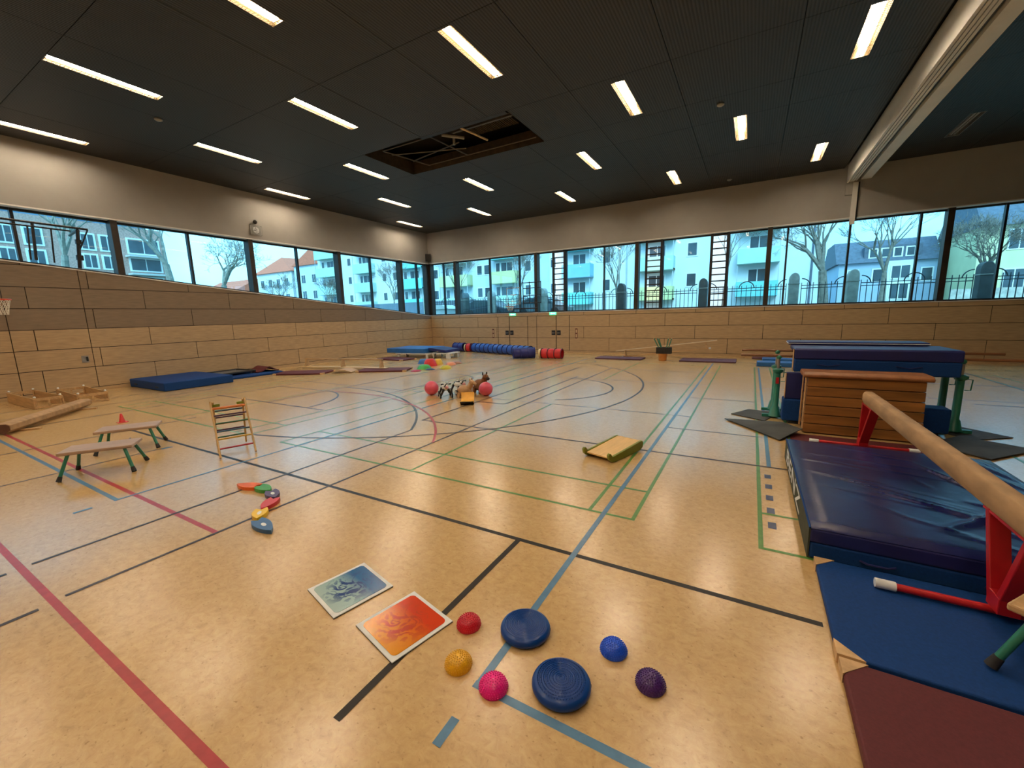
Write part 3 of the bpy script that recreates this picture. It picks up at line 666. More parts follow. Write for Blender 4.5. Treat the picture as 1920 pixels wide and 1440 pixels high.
# fallen floor beam and vaulting box sections near left wall
t = thing('floor_beam', 'long low padded balance beam lying on the floor at left', 'balance beam', (4.62, -18.60, 0), math.atan2(1.70, -2.15))
MB().prismx([(-.06, .03), (.06, .03), (.14, .09), (.14, .19), (.09, .225), (-.09, .225), (-.14, .19), (-.14, .09)], -1.42, 1.42).build('body', m_suede, t, bevel=.01)
m_end = mat('beam_end_dark', (.12, .05, .03), .6, noise=(9, .2))
for s_ in (-1, 1):
    MB().prismx([(-.055, .035), (.055, .035), (.13, .095), (.13, .185), (.08, .215), (-.08, .215), (-.13, .185), (-.13, .095)], s_*1.42, s_*1.435).build('end_plate', m_end, t)
    MB().bb(s_*1.05-.04, s_*1.05+.04, -.38, .38, 0, .032).build('foot', m_bench, t, bevel=.006)
MB().lathe([(.028, 0), (.028, .006), (.0005, .007)], (-1.02, .142, .14), 12, Matrix.Rotation(-PI/2, 3, 'X')).build('bolt_cap', m_white, t)
def box_section(label, x, y, rz, L_, Wd, h):
    t = thing('vaulting_box_section', label, 'vaulting box section', (x, y, 0), rz, 'wooden box frames lying by the left wall')
    for s_ in (-1, 1):
        MB().bb(-L_, L_, s_*Wd-.014, s_*Wd+.014, 0, h).build('side_board', m_bench, t, bevel=.004)
        MB().bb(s_*L_-.014, s_*L_+.014, -Wd, Wd, 0.02, .07).bb(s_*L_-.014, s_*L_+.014, -Wd, Wd, h-.07, h).bb(s_*L_-.014, s_*L_+.014, -.02, .02, .05, h-.05).build('end_rail', m_bench, t)
        for q in (-1, 1): 
            MB().tube([(s_*(L_-.04), q*(Wd-.03), 0.01), (s_*(L_-.04), q*(Wd-.03), h+.02)], .025, 6).build('corner_post', m_bench, t)
            MB().sph((s_*(L_-.04), q*(Wd-.03), h+.03), .028, 8, 6).build('rubber_cap', m_sign, t, True)
box_section('open wooden box frame lying nearest the floor beam by the left wall', 1.45, -18.18, .02, 1.15, .26, .28)
box_section('open wooden box frame with boards behind the first one, nearer the mats', 1.75, -17.33, -.04, 1.05, .30, .26)

# mats at the left wall
def mat_block(name, label, x0, x1, y0, y1, z0, h, m_, group=None, bev=.03, cat='mat'):
    t = thing(name, label, cat, ((x0+x1)/2, (y0+y1)/2, z0), 0, group); w, d = (x1-x0)/2, (y1-y0)/2
    MB().bb(-w, w, -d, d, .004, h).build('cover', m_, t, bevel=bev, seg=3)
    return t
t = mat_block('soft_floor_mat', 'thick blue crash mat on the floor against the left wood wall', .06, 2.66, -15.72, -13.72, 0, .27, m_blue)
for s_ in (-1, 1): MB().box((s_*.8, -1.005, .12), (.22, .02, .03)).build('carry_handle', m_rubber, t)
t = mat_block('thin_floor_mat', 'thin blue gym mat right of the thick mat by the left wall', .1, 1.95, -13.6, -11.35, 0, .07, m_blue, bev=.015)
for sx in (-1, 1):
    MB().bb(sx*.86-.06, sx*.86+.06, 1.0, 1.128, .0, .074).build('leather_corner', m_tan, t)
t = thing('mini_trampoline', 'small dark square trampoline lying on the thin blue mat by the wall', 'trampoline', (.72, -12.95, .085), .1)
MB().bb(-.5, .5, -.62, .62, .05, .075).build('bed', mat('trampoline_bed', (.12, .13, .15), .6, noise=(30, .1)), t)
f = MB()
for a, b_ in (((-.58, -.7), (.58, -.7)), ((.58, -.7), (.58, .7)), ((.58, .7), (-.58, .7)), ((-.58, .7), (-.58, -.7))): f.tube([(a[0], a[1], .08), (b_[0], b_[1], .08)], .04, 8)
f.build('frame', m_dark, t)
for sx in (-1, 1):
    for sy in (-1, 1): MB().tube([(sx*.5, sy*.6, .08), (sx*.5, sy*.6, 0.0)], .02, 6).build('leg', m_steel, t)
def wavy(name, w, d, zf, th, m_, parent, n=20):
    vs = []; fs = []
    for s_ in (0, 1):
        for i in range(n+1):
            for j in (0, 1):
                x = -w+2*w*i/n; vs.append((x, (-d, d)[j], zf(x)+th*s_))
    k = 2*(n+1)
    for i in range(n):
        a = 2*i; fs += [(a, a+1, a+3, a+2), (k+a, k+a+2, k+a+3, k+a+1), (a, a+2, k+a+2, k+a), (a+1, k+a+1, k+a+3, a+3)]
    fs += [(0, k, k+1, 1), (2*n, 2*n+1, k+2*n+1, k+2*n)]
    return MB().add(vs, fs).build(name, m_, parent, True)
t = thing('folded_mat', 'dark red mat arched into a hump on the thin blue mat', 'mat', (.95, -11.75, .075), PI/2-.1)
wavy('cover', .42, .5, lambda x: .16*math.exp(-((x-.05)/.22)**2), .035, m_maroon, t)

# bench with raised rail on two maroon mats
def thin_mat(label, cx, cy, rz, L_, Wd, m_, zf=0, corners=True, grp=None, h=.06):
    t = thing('gym_mat', label, 'mat', (cx, cy, zf), rz, grp)
    MB().bb(-L_, L_, -Wd, Wd, .003, h).build('cover', m_, t, bevel=.014, seg=3)
    if corners:
        for sx in (-1, 1):
            for sy in (-1, 1):
                MB().prism([(sx*(L_+.004), sy*(Wd+.004)), (sx*(L_-.13), sy*(Wd+.004)), (sx*(L_+.004), sy*(Wd-.13))][::(1 if sx*sy > 0 else -1)], .001, h+.004).build('leather_corner', m_tan, t)
    return t
a28 = math.radians(28)
thin_mat('dark red gym mat under the left end of the upturned bench', 2.95, -11.22, a28, 1.0, .5, m_maroon)
thin_mat('dark red gym mat under the right end of the upturned bench', 5.55, -9.45, a28, 1.0, .5, m_maroon)
t = thing('springboard', 'small brown wooden hump between the two dark red mats', 'ramp', (4.32, -10.4, 0), a28)
wavy('curved_board', .40, .33, lambda x: .12*math.cos(x*3.4), .02, m_bench, t)
t = thing('gym_bench', 'wooden gymnastics bench lying upside down, its thin rail on top', 'gym bench', (3.35, -9.70, .0), math.atan2(.95, 4.7))
MB().bb(-2.2, 2.2, -.13, .13, .07, .10).build('seat_board', m_pale, t, bevel=.006); MB().bb(-2.0, 2.0, -.05, .05, .40, .45).build('balance_rail', m_bench, t, bevel=.006)
for x in (-1.93, 0, 1.93):
    MB().add([(x+q*s, y, z) for q in (-.035, .035) for s, y, z in ((1, -.12, .1), (1, .12, .1), (1, .045, .40), (1, -.045, .40))], [(0, 1, 2, 3), (7, 6, 5, 4), (0, 4, 5, 1), (1, 5, 6, 2), (2, 6, 7, 3), (3, 7, 4, 0)]).build('leg', m_bench, t)
MB().bb(-2.15, -2.05, -.1, .1, .062, .07).bb(2.05, 2.15, -.1, .1, .062, .07).build('support_block', m_bench, t)
thin_mat('dark red gym mat in front of the raised blue mat', 2.62, -5.95, -.1, 1.0, .5, m_maroon)

# raised blue mats on white boards
t = thing('low_table', 'white board on short legs under the left raised blue mat', 'platform', (3.05, -4.85, 0), .1)
MB().bb(-1.05, 1.05, -.45, .45, .22, .26).build('board', m_white, t)
for sx in (-1, 1):
    for sy in (-1, 1): MB().bb(sx*.9-.05, sx*.9+.05, sy*.35-.04, sy*.35+.04, 0, .22).build('leg', m_white, t)
t = thing('low_table', 'white board on short legs under the sloping right blue mat', 'platform', (4.62, -4.45, 0), .1)
MB().bb(-.45, .62, -.48, .48, .24, .28).build('board', m_white, t)
for sx in (-1, 1):
    for sy in (-1, 1): MB().bb(sx*.40-.06, sx*.5+.06, sy*.38-.05, sy*.38+.05, 0, .24).build('leg', m_white, t)
t = thing('soft_floor_mat', 'bright blue thick mat lying raised on a white board in far corner', 'mat', (2.6, -4.35, .265), .08)
MB().bb(-1.25, 1.22, -.95, .95, 0, .24).build('cover', m_bluebright, t, bevel=.03, seg=3)
t = thing('sloping_mat', 'dark blue mat sloping down beside the raised bright blue mat', 'mat', (4.42, -4.25, .29), .06)
wavy('cover', .55, .62, lambda x: .01+.10*(1+math.cos((x+.55)*2.6))/2, .12, m_navy2, t)

# coloured stepping stones
def stone(label, x, y, r, h, col, lid=None):
    t = thing('stepping_stone', label, 'stepping stone', (x, y, 0), rnd.random()*3)
    m_ = mat('stone_'+label.split()[0], col, .4, noise=(7, .1))
    MB().lathe([(r, 0), (r*.97, h*.12), (r*.80, h*.62), (r*.62, h*.92), (r*.5, h), (.0005, h)], n=18).build('body', m_, t, True)
    MB().lathe([(r+.012, 0), (r+.012, .018), (r-.01, .02)], n=18).build('rubber_rim', m_, t)
stone('blue dome stepping stone at the back left of the coloured group', 5.35, -6.9, .26, .20, (.03, .15, .45))
stone('red tall dome stepping stone in the middle of the coloured group', 6.28, -7.52, .30, .30, (.65, .02, .02))
stone('yellow stepping stone behind the tall red one', 6.25, -6.95, .22, .24, (.75, .50, .05))
stone('orange flat stepping stone at the right of the group', 6.95, -6.95, .25, .12, (.75, .28, .15))
stone('brown flat stepping stone right behind the orange one', 6.85, -6.4, .26, .10, (.35, .18, .12))
stone('green dome stepping stone in front of the red one', 6.70, -8.38, .30, .16, (.05, .42, .10))
stone('navy flat stepping stone touching the green one', 7.18, -8.58, .18, .05, (.02, .07, .16))
stone('yellow-green low stepping stone right of the green one', 7.55, -8.05, .24, .12, (.55, .50, .03))
stone('crimson flat disc stone at the near left of the group', 6.95, -9.15, .19, .05, (.45, .02, .08))

# crawl tunnels along the back wall
def tunnel(label, p0, p1, r, m_, n_r, hoop=None):
    p0, p1 = Vector((*p0, r)), Vector((*p1, r)); d = p1-p0; L_ = d.length
    t = thing('play_tunnel', label, 'play tunnel', (p0.x, p0.y, 0), math.atan2(d.y, d.x))
    prof = []; k = n_r*4
    for i in range(k+1):
        u = i/k; prof.append((r-.012-.028*abs(math.sin(u*n_r*PI))**.8*(-1)-.028, u*L_))
    R = Matrix.Rotation(PI/2, 3, 'Y')
    vs = []; fs = []; n = 20
    for q, (rr_, x) in enumerate(prof):
        for j in range(n): a = 2*PI*j/n; vs.append((x, rr_*math.cos(a), r+rr_*math.sin(a)))
        if q: fs += [((q-1)*n+j, (q-1)*n+(j+1) % n, q*n+(j+1) % n, q*n+j) for j in range(n)]
    MB().add(vs, fs).build('fabric', m_, t, True)
    for i in range(n_r+1):
        x = L_*i/n_r; MB().tube([(x, (r-.018)*math.cos(a*PI/10), r+(r-.018)*math.sin(a*PI/10)) for a in range(21)], .022, 5, False).build('ring', hoop or m_navy2, t)
    return t
m_tb = mat('tunnel_blue', (.02, .085, .42), .45, noise=(4, .2), bump=(14, .3, .02)); m_tn = mat('tunnel_indigo', (.015, .022, .20), .45, noise=(4, .2), bump=(14, .3, .02))
m_tr = mat('tunnel_red', (.62, .02, .03), .45, noise=(4, .2), bump=(14, .3, .02)); m_ty = mat('tunnel_cream', (.75, .62, .35), .5, noise=(4, .1))
m_tdr = mat('tunnel_dark_red', (.10, .01, .02), .5, noise=(4, .1))
tunnel('long bright blue fabric play tunnel along the back wall', (4.22, -1.22), (8.72, -2.70), .27, m_tb, 12)
tunnel('short indigo play tunnel joining the near end of the long blue one', (8.42, -3.92), (9.26, -3.34), .27, m_tn, 3, m_tn)
tunnel('short red play tunnel at the right end of the tunnel chain', (9.72, -3.42), (10.72, -3.35), .25, m_tr, 3, m_tdr)
tunnel('tiny red play tunnel left of the long blue tunnel', (3.70, -1.22), (3.98, -1.18), .26, m_tr, 1, m_tdr)
tunnel('dark indigo play tunnel left of the tiny red tunnel', (2.70, -1.10), (3.45, -1.15), .27, m_tn, 2, m_tn)
for x, y, lab in ((3.47, -1.17, 'beside the tiny red tunnel'), (9.46, -3.30, 'beside the big red tunnel')):
    t = thing('tunnel_connector', 'cream fabric ring connecting two play tunnels %s' % lab, 'play tunnel', (x, y, 0), .3); MB().lathe([(.20, .02), (.225, .09), (.20, .16)], (0, 0, .235), 16, Matrix.Rotation(PI/2, 3, 'Y')).build('fabric', m_ty, t, True)

# group of ride-on toys and balls in the middle of the hall
m_pinkball = mat('pink_ball', (.72, .10, .17), .3, noise=(6, .08))
for x, y, r, lab in ((10.91, -12.80, .190, 'pink red rubber ball left of the ride-on toys'), (12.36, -12.33, .185, 'pink red rubber ball right of the ride-on toys')):
    t = thing('rubber_ball', lab, 'ball', (x, y, r)); MB().sph((0, 0, 0), r, 28, 18).build('skin', m_pinkball, t, True)
    MB().lathe([(.012, 0), (.012, .004), (.0003, .005)], (0, 0, r-.001), 10).build('valve', m_white, t)
    MB().tube([(r*.998*math.cos(a*PI/18), 0, r*.998*math.sin(a*PI/18)) for a in range(37)], .0025, 4, False).build('seam', m_pinkball, t)
def cow_mat():
    m = mat('cow_patches', (.8, .8, .76), .5); n = m.node_tree; b = n.nodes['Principled BSDF']
    v = n.nodes.new('ShaderNodeTexNoise'); v.inputs['Scale'].default_value = 6; tcx = n.nodes.new('ShaderNodeTexCoord'); n.links.new(tcx.outputs['Object'], v.inputs['Vector'])
    r = n.nodes.new('ShaderNodeValToRGB'); r.color_ramp.elements[0].position = .55; r.color_ramp.elements[0].color = (.8, .8, .76, 1); r.color_ramp.elements[1].position = .57; r.color_ramp.elements[1].color = (.02, .02, .02, 1)
    n.links.new(v.outputs['Fac'], r.inputs['Fac']); n.links.new(r.outputs['Color'], b.inputs['Base Color']); return m
m_cow = cow_mat(); m_tancow = mat('tan_rubber', (.50, .29, .14), .45, noise=(5, .12)); m_brn = mat('brown_plush', (.20, .08, .025), .8, noise=(8, .2)); m_dk = mat('dark_plush', (.03, .016, .014), .8, noise=(8, .2))
def rideon(label, x, y, rz):
    t = thing('ride_on_cow', label, 'ride-on toy', (x, y, 0), rz)
    MB().sph((0, 0, .27), .12, 16, 10, (1.9, .75, .75)).build('body', m_cow, t, True)
    MB().sph((.25, 0, .34), .085, 14, 9, (1.1, .8, .95)).build('head', m_cow, t, True)
    MB().sph((.33, 0, .31), .05, 12, 8, (.9, 1, .8)).build('muzzle', mat('muzzle_pink', (.65, .30, .32), .5, noise=(9, .1)), t, True)
    for s_ in (-1, 1):
        MB().tube([(.22, s_*.05, .41), (.22, s_*.09, .46)], [.014, .005], 6).build('horn', m_white, t)
        MB().sph((.22, s_*.10, .38), .03, 8, 6, (.5, 1.2, .6)).build('ear', m_black, t, True)
        for xx in (-.17, .17):
            MB().tube([(xx, s_*.06, .24), (xx, s_*.13, .08)], [.035, .02], 8).build('fork', m_black, t)
            w = MB().lathe([(.045, -.018), (.068, -.018), (.074, 0), (.068, .018), (.045, .018)], (xx, s_*.15, .074), 18, Matrix.Rotation(PI/2, 3, 'X')).build('wheel', m_rubber, t, True)
            MB().lathe([(.047, -.02), (.047, .02), (.0003, .022)], (xx, s_*.15, .074), 16, Matrix.Rotation(PI/2, 3, 'X')).build('hub', m_white, w, True)
    MB().tube([(.12, -.12, .36), (.12, .12, .36)], .014, 8).build('handlebar', m_black, t)
rideon('white ride-on cow with black spots and black wheels, front one', 11.46, -12.90, -.75)
rideon('white ride-on cow with black spots, rear one against the brown toy', 11.50, -12.38, -.45)
def hopper(label, x, y, rz, m1, m2, s=1.0, zoff=0):
    t = thing('hopper_animal', label, 'hopper toy', (x, y, 0), rz); t.scale = (s, s, s)
    MB().sph((0, 0, .19), .15, 20, 12, (1.35, .95, .95)).build('body', m1, t, True)
    MB().tube([(.10, 0, .24), (.17, 0, .33), (.19, 0, .38)], [.09, .07, .06], 12).build('neck', m1, t, True)
    MB().sph((.22, 0, .40), .075, 16, 10, (1.1, .9, .9)).build('head', m1, t, True); MB().sph((.30, 0, .37), .05, 12, 8, (1, 1, .85)).build('muzzle', m2, t, True)
    for s_ in (-1, 1):
        MB().sph((.19, s_*.055, .48), .03, 8, 6, (.6, .6, 1.4)).build('ear', m2, t, True)
        for xx in (-.12, .12): MB().tube([(xx, s_*.07, .14), (xx*1.15, s_*.10, .0)], [.065, .045], 10).build('leg', m1, t, True)
    MB().tube([(-.19, 0, .22), (-.24, 0, .17)], [.02, .008], 6).build('tail', m2, t)
hopper('tan inflatable hopping cow facing right in the toy group', 11.98, -12.74, .12, m_tancow, m_tancow, 1.0)
hopper('large dark brown rocking animal at the back of the toy group', 11.98, -12.02, -.35, m_brn, m_dk, 1.15)
t = thing('curved_seat', 'curved wooden balance board, yellow inside and black outside, in front of the toys', 'balance board', (12.50, -13.36, 0), math.radians(32))
vs = []; fs = []; n = 14
m_o = mat('board_yellow', (.80, .42, .06), .45, noise=(5, .12))
for q, r_ in enumerate((.30, .285)):
    mb_ = MB(); vs = []; fs = []
    for i in range(n+1):
        a = math.radians(-135+122*i/n); 
        for j in (-.16, .16):
            for rr_ in ((.30, .288) if q == 0 else (.2875, .275)): vs.append((j, rr_*math.cos(a), .301+rr_*math.sin(a)))
        if i:
            k = 4*i; fs += [(k-4, k, k+2, k-2), (k-3, k-1, k+3, k+1), (k-4, k-3, k+1, k), (k-2, k+2, k+3, k-1)]
    fs += [(0, 2, 3, 1), (4*n, 4*n+1, 4*n+3, 4*n+2)]
    MB().add(vs, fs).build(('outer_shell', 'inner_face')[q], (m_rubber, m_o)[q], t, True)
hop = t

# seesaw bench, mats and bucket by the back wall
thin_mat('purple gym mat below the left end of the tilted bench', 13.2, -2.45, .0, 1.05, .45, m_purple, grp=None, corners=False)
thin_mat('purple gym mat on the floor right of the bucket', 16.85, -2.35, .0, 1.05, .55, m_purple, corners=False)
t = thing('gym_bench', 'wooden gymnastics bench balanced as a tilted seesaw behind the bucket', 'gym bench', (15.05, -1.75, .0), .05)
ang = -math.atan2(.50, 4.1); R = Matrix.Rotation(ang, 3, 'Y')
def tl(x, z): v = R @ Vector((x, 0, z)); return v
v = tl(0, .56); MB().box((v.x, 0, v.z), (4.3, .20, .035), R=R).build('seat_board', m_pale, t, bevel=.006)
v = tl(0, .26); MB().box((v.x, 0, v.z), (3.6, .05, .05), R=R).build('balance_rail', m_bench, t)
for x in (-1.72, 0, 1.72): v = tl(x, .40); MB().box((v.x, 0, v.z), (.05, .18, .30), R=R).build('leg', m_bench, t)
for x in (-1.85, 1.85): v = tl(x, .26); MB().box((v.x, 0, v.z), (.09, .09, .07), R=R).build('end_cap', m_sign, t, bevel=.01)
t = thing('bucket', 'orange brown bucket holding green cylindrical poles in front of the seesaw', 'bucket', (15.12, -2.75, 0))
MB().lathe([(.13, 0), (.16, .02), (.185, .30), (.195, .31), (.175, .30), (.14, .04), (.0005, .04)], n=20).build('body', mat('bucket_orange', (.55, .22, .05), .5, noise=(6, .15)), t, True)
t = thing('black_crate', 'black open box on top of the orange bucket', 'crate', (15.16, -2.72, .31)); 
MB().bb(-.30, .30, -.16, -.14, 0, .27).bb(-.30, .30, .14, .16, 0, .27).bb(-.30, -.28, -.15, .15, 0, .27).bb(.28, .30, -.15, .15, 0, .27).bb(-.3, .3, -.15, .15, 0, .02).build('body', m_black, t, bevel=.006)
m_pole = mat('pole_green', (.05, .22, .14), .45, noise=(8, .15))
for k, (dx, dy, tx, lab) in enumerate(((-.10, -.03, -.42, 'leftmost'), (-.06, .04, -.30, 'second from left'), (-.02, -.06, -.22, 'third from left'), (.06, .03, .16, 'second from right'), (.12, -.04, .30, 'rightmost'))):
    t = thing('green_pole', 'short green speckled pole sticking out of the black crate, %s of five' % lab, 'pole', (15.16+dx, -2.72+dy, .335), group='green poles in the crate')
    a = Vector((0, 0, 0)); b_ = Vector((tx-dx, 0, .62)); 
    if b_.length: MB().tube([a, b_], .022, 8).build('shaft', m_pole, t, True)
    MB().tube([b_*.99, b_*1.02], .026, 8).build('end_cap', m_pale, t)
thin_mat('small blue folded mat by the back wall, left of the parallel bars, farther one', 19.35, -2.05, .0, .55, .30, m_bluebright, h=.16, corners=False)
thin_mat('small blue folded mat left of the parallel bars, nearer one', 19.15, -3.35, .0, .55, .30, m_bluebright, h=.16, corners=False)
thin_mat('small purple mat at the foot of the back wall', 19.0, -.75, .0, .55, .3, m_purple, corners=False)

# ------------------------------------------------------------------ right hand station
thin_mat('dark red gym mat at the lower right corner of the picture', 19.93, -19.02, -.005, 1.03, .52, m_maroon)
thin_mat('blue gym mat between the dark red mat and the crash mat', 19.93, -17.91, -.005, 1.03, .56, m_blue)
# crash mat
t = thing('crash_mat', 'large dark blue vinyl crash mat under the balance beam with white lettering', 'crash mat', (19.86, -15.89, 0)); CW, CD = .99, 1.385
MB().bb(-CW, CW, -CD, CD, .004, .15).build('lower_cover', m_blue, t, bevel=.02)
MB().bb(-CW-.004, CW+.004, -CD-.004, CD+.004, .15, .27).build('upper_cover', m_navy2, t, bevel=.015)
nx, ny = 70, 96; vs = []; fs = []; rw = random.Random(3)
folds = [(-.1, -1.0, .75, -.15, .020, .035), (.15, .9, .85, -.7, .022, .03), (-.9, .1, .3, -.5, .012, .03), (-.5, -.2, .55, -.75, .016, .028), (.0, -.5, .9, -1.1, .014, .035), (-.95, .5, -.3, .35, .008, .025), (.3, -.2, .95, -.55, .016, .03), (.35, -.5, .95, -.8, .014, .025), (.2, -.75, .9, -1.25, .012, .03), (.7, 1.3, .99, .4, .014, .03), (.8, 1.3, .99, .7, .012, .03), (.55, 1.2, .96, .1, .012, .03)]
folds += [(rw.uniform(-.9, .2), y_, rw.uniform(-.2, .5), y_-rw.uniform(.1, .4), .006, .02) for y_ in [1.2-.22*k for k in range(11)]]
def seg_d(px, py, f):
    ax, ay, bx, by = f[:4]; dx, dy = bx-ax, by-ay; u = max(0, min(1, ((px-ax)*dx+(py-ay)*dy)/(dx*dx+dy*dy))); q = math.hypot(px-ax-u*dx, py-ay-u*dy)
    return f[4]*math.exp(-(q/f[5])**2)*math.sin(PI*min(1, max(0.02, u*.96+.04)))
for i in range(nx+1):
    for j in range(ny+1):
        x, y = -CW+2*CW*i/nx, -CD+2*CD*j/ny
        e_ = min(1, 8*min(CW-abs(x), CD-abs(y))); z = .272+.022*e_**.6+1.25*sum(seg_d(x, y, f) for f in folds)*min(1, e_*1.5)-.012*math.exp(-(((x-.1)**2)/.3+((y+.2)**2)/.6))
        vs.append((x, y, z))
for i in range(nx):
    for j in range(ny): a = i*(ny+1)+j; fs.append((a, a+ny+1, a+ny+2, a+1))
b0 = len(vs); 
MB().add(vs, fs).build('wrinkled_top', m_navy, t, True)
MB().bb(-CW-.012, -CW-.0, -CD, CD, .01, .272).build('side_cover', m_olive, t)
MB().tube([(-CW-.006, -CD, .275), (-CW-.006, CD, .275)], .008, 6).build('piping', m_blue, t)
for x in (-.55, .15): MB().tube([(x-.11, -CD-.01, .08), (x-.06, -CD-.03, .07), (x+.06, -CD-.03, .07), (x+.11, -CD-.01, .08)], .009, 6).build('carry_handle', m_navy2, t)
def text_mesh(s_, name, m_, parent, size, mat4, ext=.002):
    c = bpy.data.curves.new(name, 'FONT'); c.body = s_; c.size = size; c.extrude = ext; c.align_x = 'CENTER'; c.align_y = 'CENTER'; c.space_character = 1.05
    o_ = bpy.data.objects.new(name+'_tmp', c); COL.objects.link(o_); bpy.context.view_layer.update()
    me = bpy.data.meshes.new_from_object(o_.evaluated_get(bpy.context.evaluated_depsgraph_get())); bpy.data.objects.remove(o_)
    me.transform(mat4); me.materials.clear(); me.materials.append(m_); o = bpy.data.objects.new(name, me); COL.objects.link(o); o.parent = parent; return o
# text faces -x: reading direction runs towards -y
RT = Matrix(((0, 0, -1, -CW-.013), (-1, 0, 0, .20), (0, 1, 0, .14), (0, 0, 0, 1))) @ Matrix.Diagonal((2.75, 1, 1, 1))
o = text_mesh('BENZ', 'lettering', m_sign, t, .25, RT); o['label'] = 'white letters BENZ'

# balance beam
t = thing('balance_beam', 'long suede covered balance beam on two red V-shaped stands', 'balance beam', (19.865, -16.1, 0))
MB().prismy([(-.045, .695), (.045, .695), (.068, .755), (.068, .83), (.052, .865), (.03, .875), (-.03, .875), (-.052, .865), (-.068, .83), (-.068, .755)], -2.4, 2.45).build('beam', m_suede, t, True, bevel=.006)
MB().sph((0, 2.45, .785), .078, 16, 10, (.86, .5, 1.12)).build('end_pad', m_suede, t, True)
for yy, z0 in ((-1.5, .062), (2.5, 0.012)):
    st = MB().tube([(-.60, yy, z0+.034), (.60, yy, z0+.034)], .026, 10).build('crossbar', m_red, t, True)
    for s_ in (-1, 1): MB().tube([(s_*.52, yy, z0+.034), (s_*.635, yy, z0+.034)], .034, 10).build('rubber_foot', m_sign, st, True)
    for s_ in (-1, 1):
        a = Vector((0, yy+s_*.03, z0+.06)); b_ = Vector((0, (yy if yy < 0 else yy-.25)+s_*.24, .70)); d = b_-a
        R = Matrix.Rotation(-math.atan2(d.y, d.z), 3, 'X')
        MB().box(tuple((a+b_)/2), (.105, .05, d.length), R=R).build('stand_arm', m_red, t, bevel=.006)
    MB().bb(-.055, .055, yy-.09, yy+.06, z0+.05, z0+.16).build('socket', m_red, t, bevel=.006)
MB().bb(-.05, .05, -1.80, -1.2, .682, .698).bb(-.05, .05, 2.0, 2.45, .682, .698).build('beam_plate', m_red, t)

# vaulting box
t = thing('vaulting_box', 'wooden vaulting box with brown leather top at the end of the balance beam', 'vaulting box', (19.94, -12.70, 0))
for k in range(6):
    z0, z1 = .02+.155*k, .02+.155*(k+1)-.012; w0 = .745-.004*k; d0, d1 = .27-.006*k, .27-.006*(k+1)
    s_ = MB(); s_.add([(-w0, -d0, z0), (w0, -d0, z0), (w0, d0, z0), (-w0, d0, z0), (-w0, -d1, z1), (w0, -d1, z1), (w0, d1, z1), (-w0, d1, z1)], [(3, 2, 1, 0), (4, 5, 6, 7), (0, 1, 5, 4), (1, 2, 6, 5), (2, 3, 7, 6), (3, 0, 4, 7)])
    sec = s_.build('section', m_box, t, bevel=.006)
    MB().box((-w0-.004, 0, (z0+z1)/2), (.012, .10, .05)).build('hand_hole', m_black, sec)
MB().prismx([(-.27, .945), (.27, .945), (.29, .97), (.285, 1.0), (.22, 1.03), (-.22, 1.03), (-.285, 1.0), (-.29, .97)], -.80, .80).build('leather_top', m_leather, t, bevel=.02, seg=3)
for sy in (-1, 1): MB().tube([(-.752, sy*.23, .03), (-.752, sy*.20, .94)], .012, 6).build('corner_strip', m_tan, t)
# parallel bars
m_rail = mat('rail_dark_wood', (.20, .085, .035), .4, noise=(3, .2))
t = thing('parallel_bars', 'green steel parallel bars with long wooden rails behind the vaulting box', 'parallel bars', (20.07, -11.7, .016))
for yy, zz in ((-.30, 1.19), (.30, 1.235)):
    MB().tube([(-1.87, yy, zz), (1.90, yy, zz)], .024, 10).build('rail', m_rail, t, True)
    MB().bb(-1.45, 1.45, yy-.04, yy+.04, 0.0, .05).build('base_beam', m_green, t)
    for s_ in (-1, 1):
        x = s_*1.24
        MB().lathe([(.115, 0.03), (.10, .05), (.068, .20), (.052, .22), (.050, .86), (.075, .87), (.09, .90), (.085, .93), (.04, .95), (.0005, .95)], (x, yy, 0), 18).build('column', m_green, t, True)
        MB().tube([(x, yy, .9), (x, yy, zz-.03)], .026, 8).build('inner_tube', m_steel, t, True)
        MB().sph((x, yy, zz-.03), .045, 10, 8).build('rail_clamp', m_green, t, True)
        MB().tube([(x+.07, yy, .88), (x+.14, yy, .87), (x+.13, yy, .70), (x+.06, yy, .70)], .009, 5).build('locking_lever', m_green, t, True)
for s_ in (-1, 1): MB().bb(s_*1.24-.05, s_*1.24+.05, -.3, .3, 0, .045).build('cross_beam', m_green, t)
MB().bb(-1.265, -1.215, -.356, -.352, .66, .78).build('sticker', m_red, t)
# mats on and around the bars
t = thing('draped_mat', 'thick navy and blue mat lying over the rails above the vaulting box', 'mat', (20.14, -11.7, 0))
MB().bb(-1.10, 1.08, -.60, .40, 1.29, 1.37).bb(-1.10, 1.08, -.62, -.42, 1.18, 1.36).build('upper_cover', m_navy2, t, bevel=.025, seg=3)
MB().bb(-1.09, 1.07, -.62, -.36, .95, 1.18).build('lower_cover', m_blue, t, bevel=.02)
for x in (-.6, .45): MB().tube([(x-.16, -.63, 1.10), (x, -.645, 1.07), (x+.16, -.63, 1.10)], .008, 6).build('carry_handle', m_navy2, t)
MB().tube([(-1.11, -.60, .96), (-1.11, -.60, 1.36)], .01, 6).build('piping', m_tan, t)
t = thing('draped_mat', 'flat mat with painted pale glare behind the thick navy mat on the rails', 'mat', (20.05, -11.15, 1.375)); MB().bb(-1.05, 1.0, -.28, .25, .0, .055).build('cover', m_navy2, t, bevel=.01); MB().bb(-1.06, 1.01, -.29, .26, .022, .034).build('glare_band', m_sign, t)  # white band stands in for the glare on the mat's top surface
t = thing('standing_mat', 'dark blue mat standing upright left behind the vaulting box', 'mat', (19.56, -12.34, .46), 0); MB().bb(-.62, .62, -.04, .04, 0, .485).build('cover', m_navy2, t, bevel=.02, seg=3); MB().tube([(-.62, -.045, .02), (-.62, -.045, .47)], .008, 6).build('piping', m_tan, t)
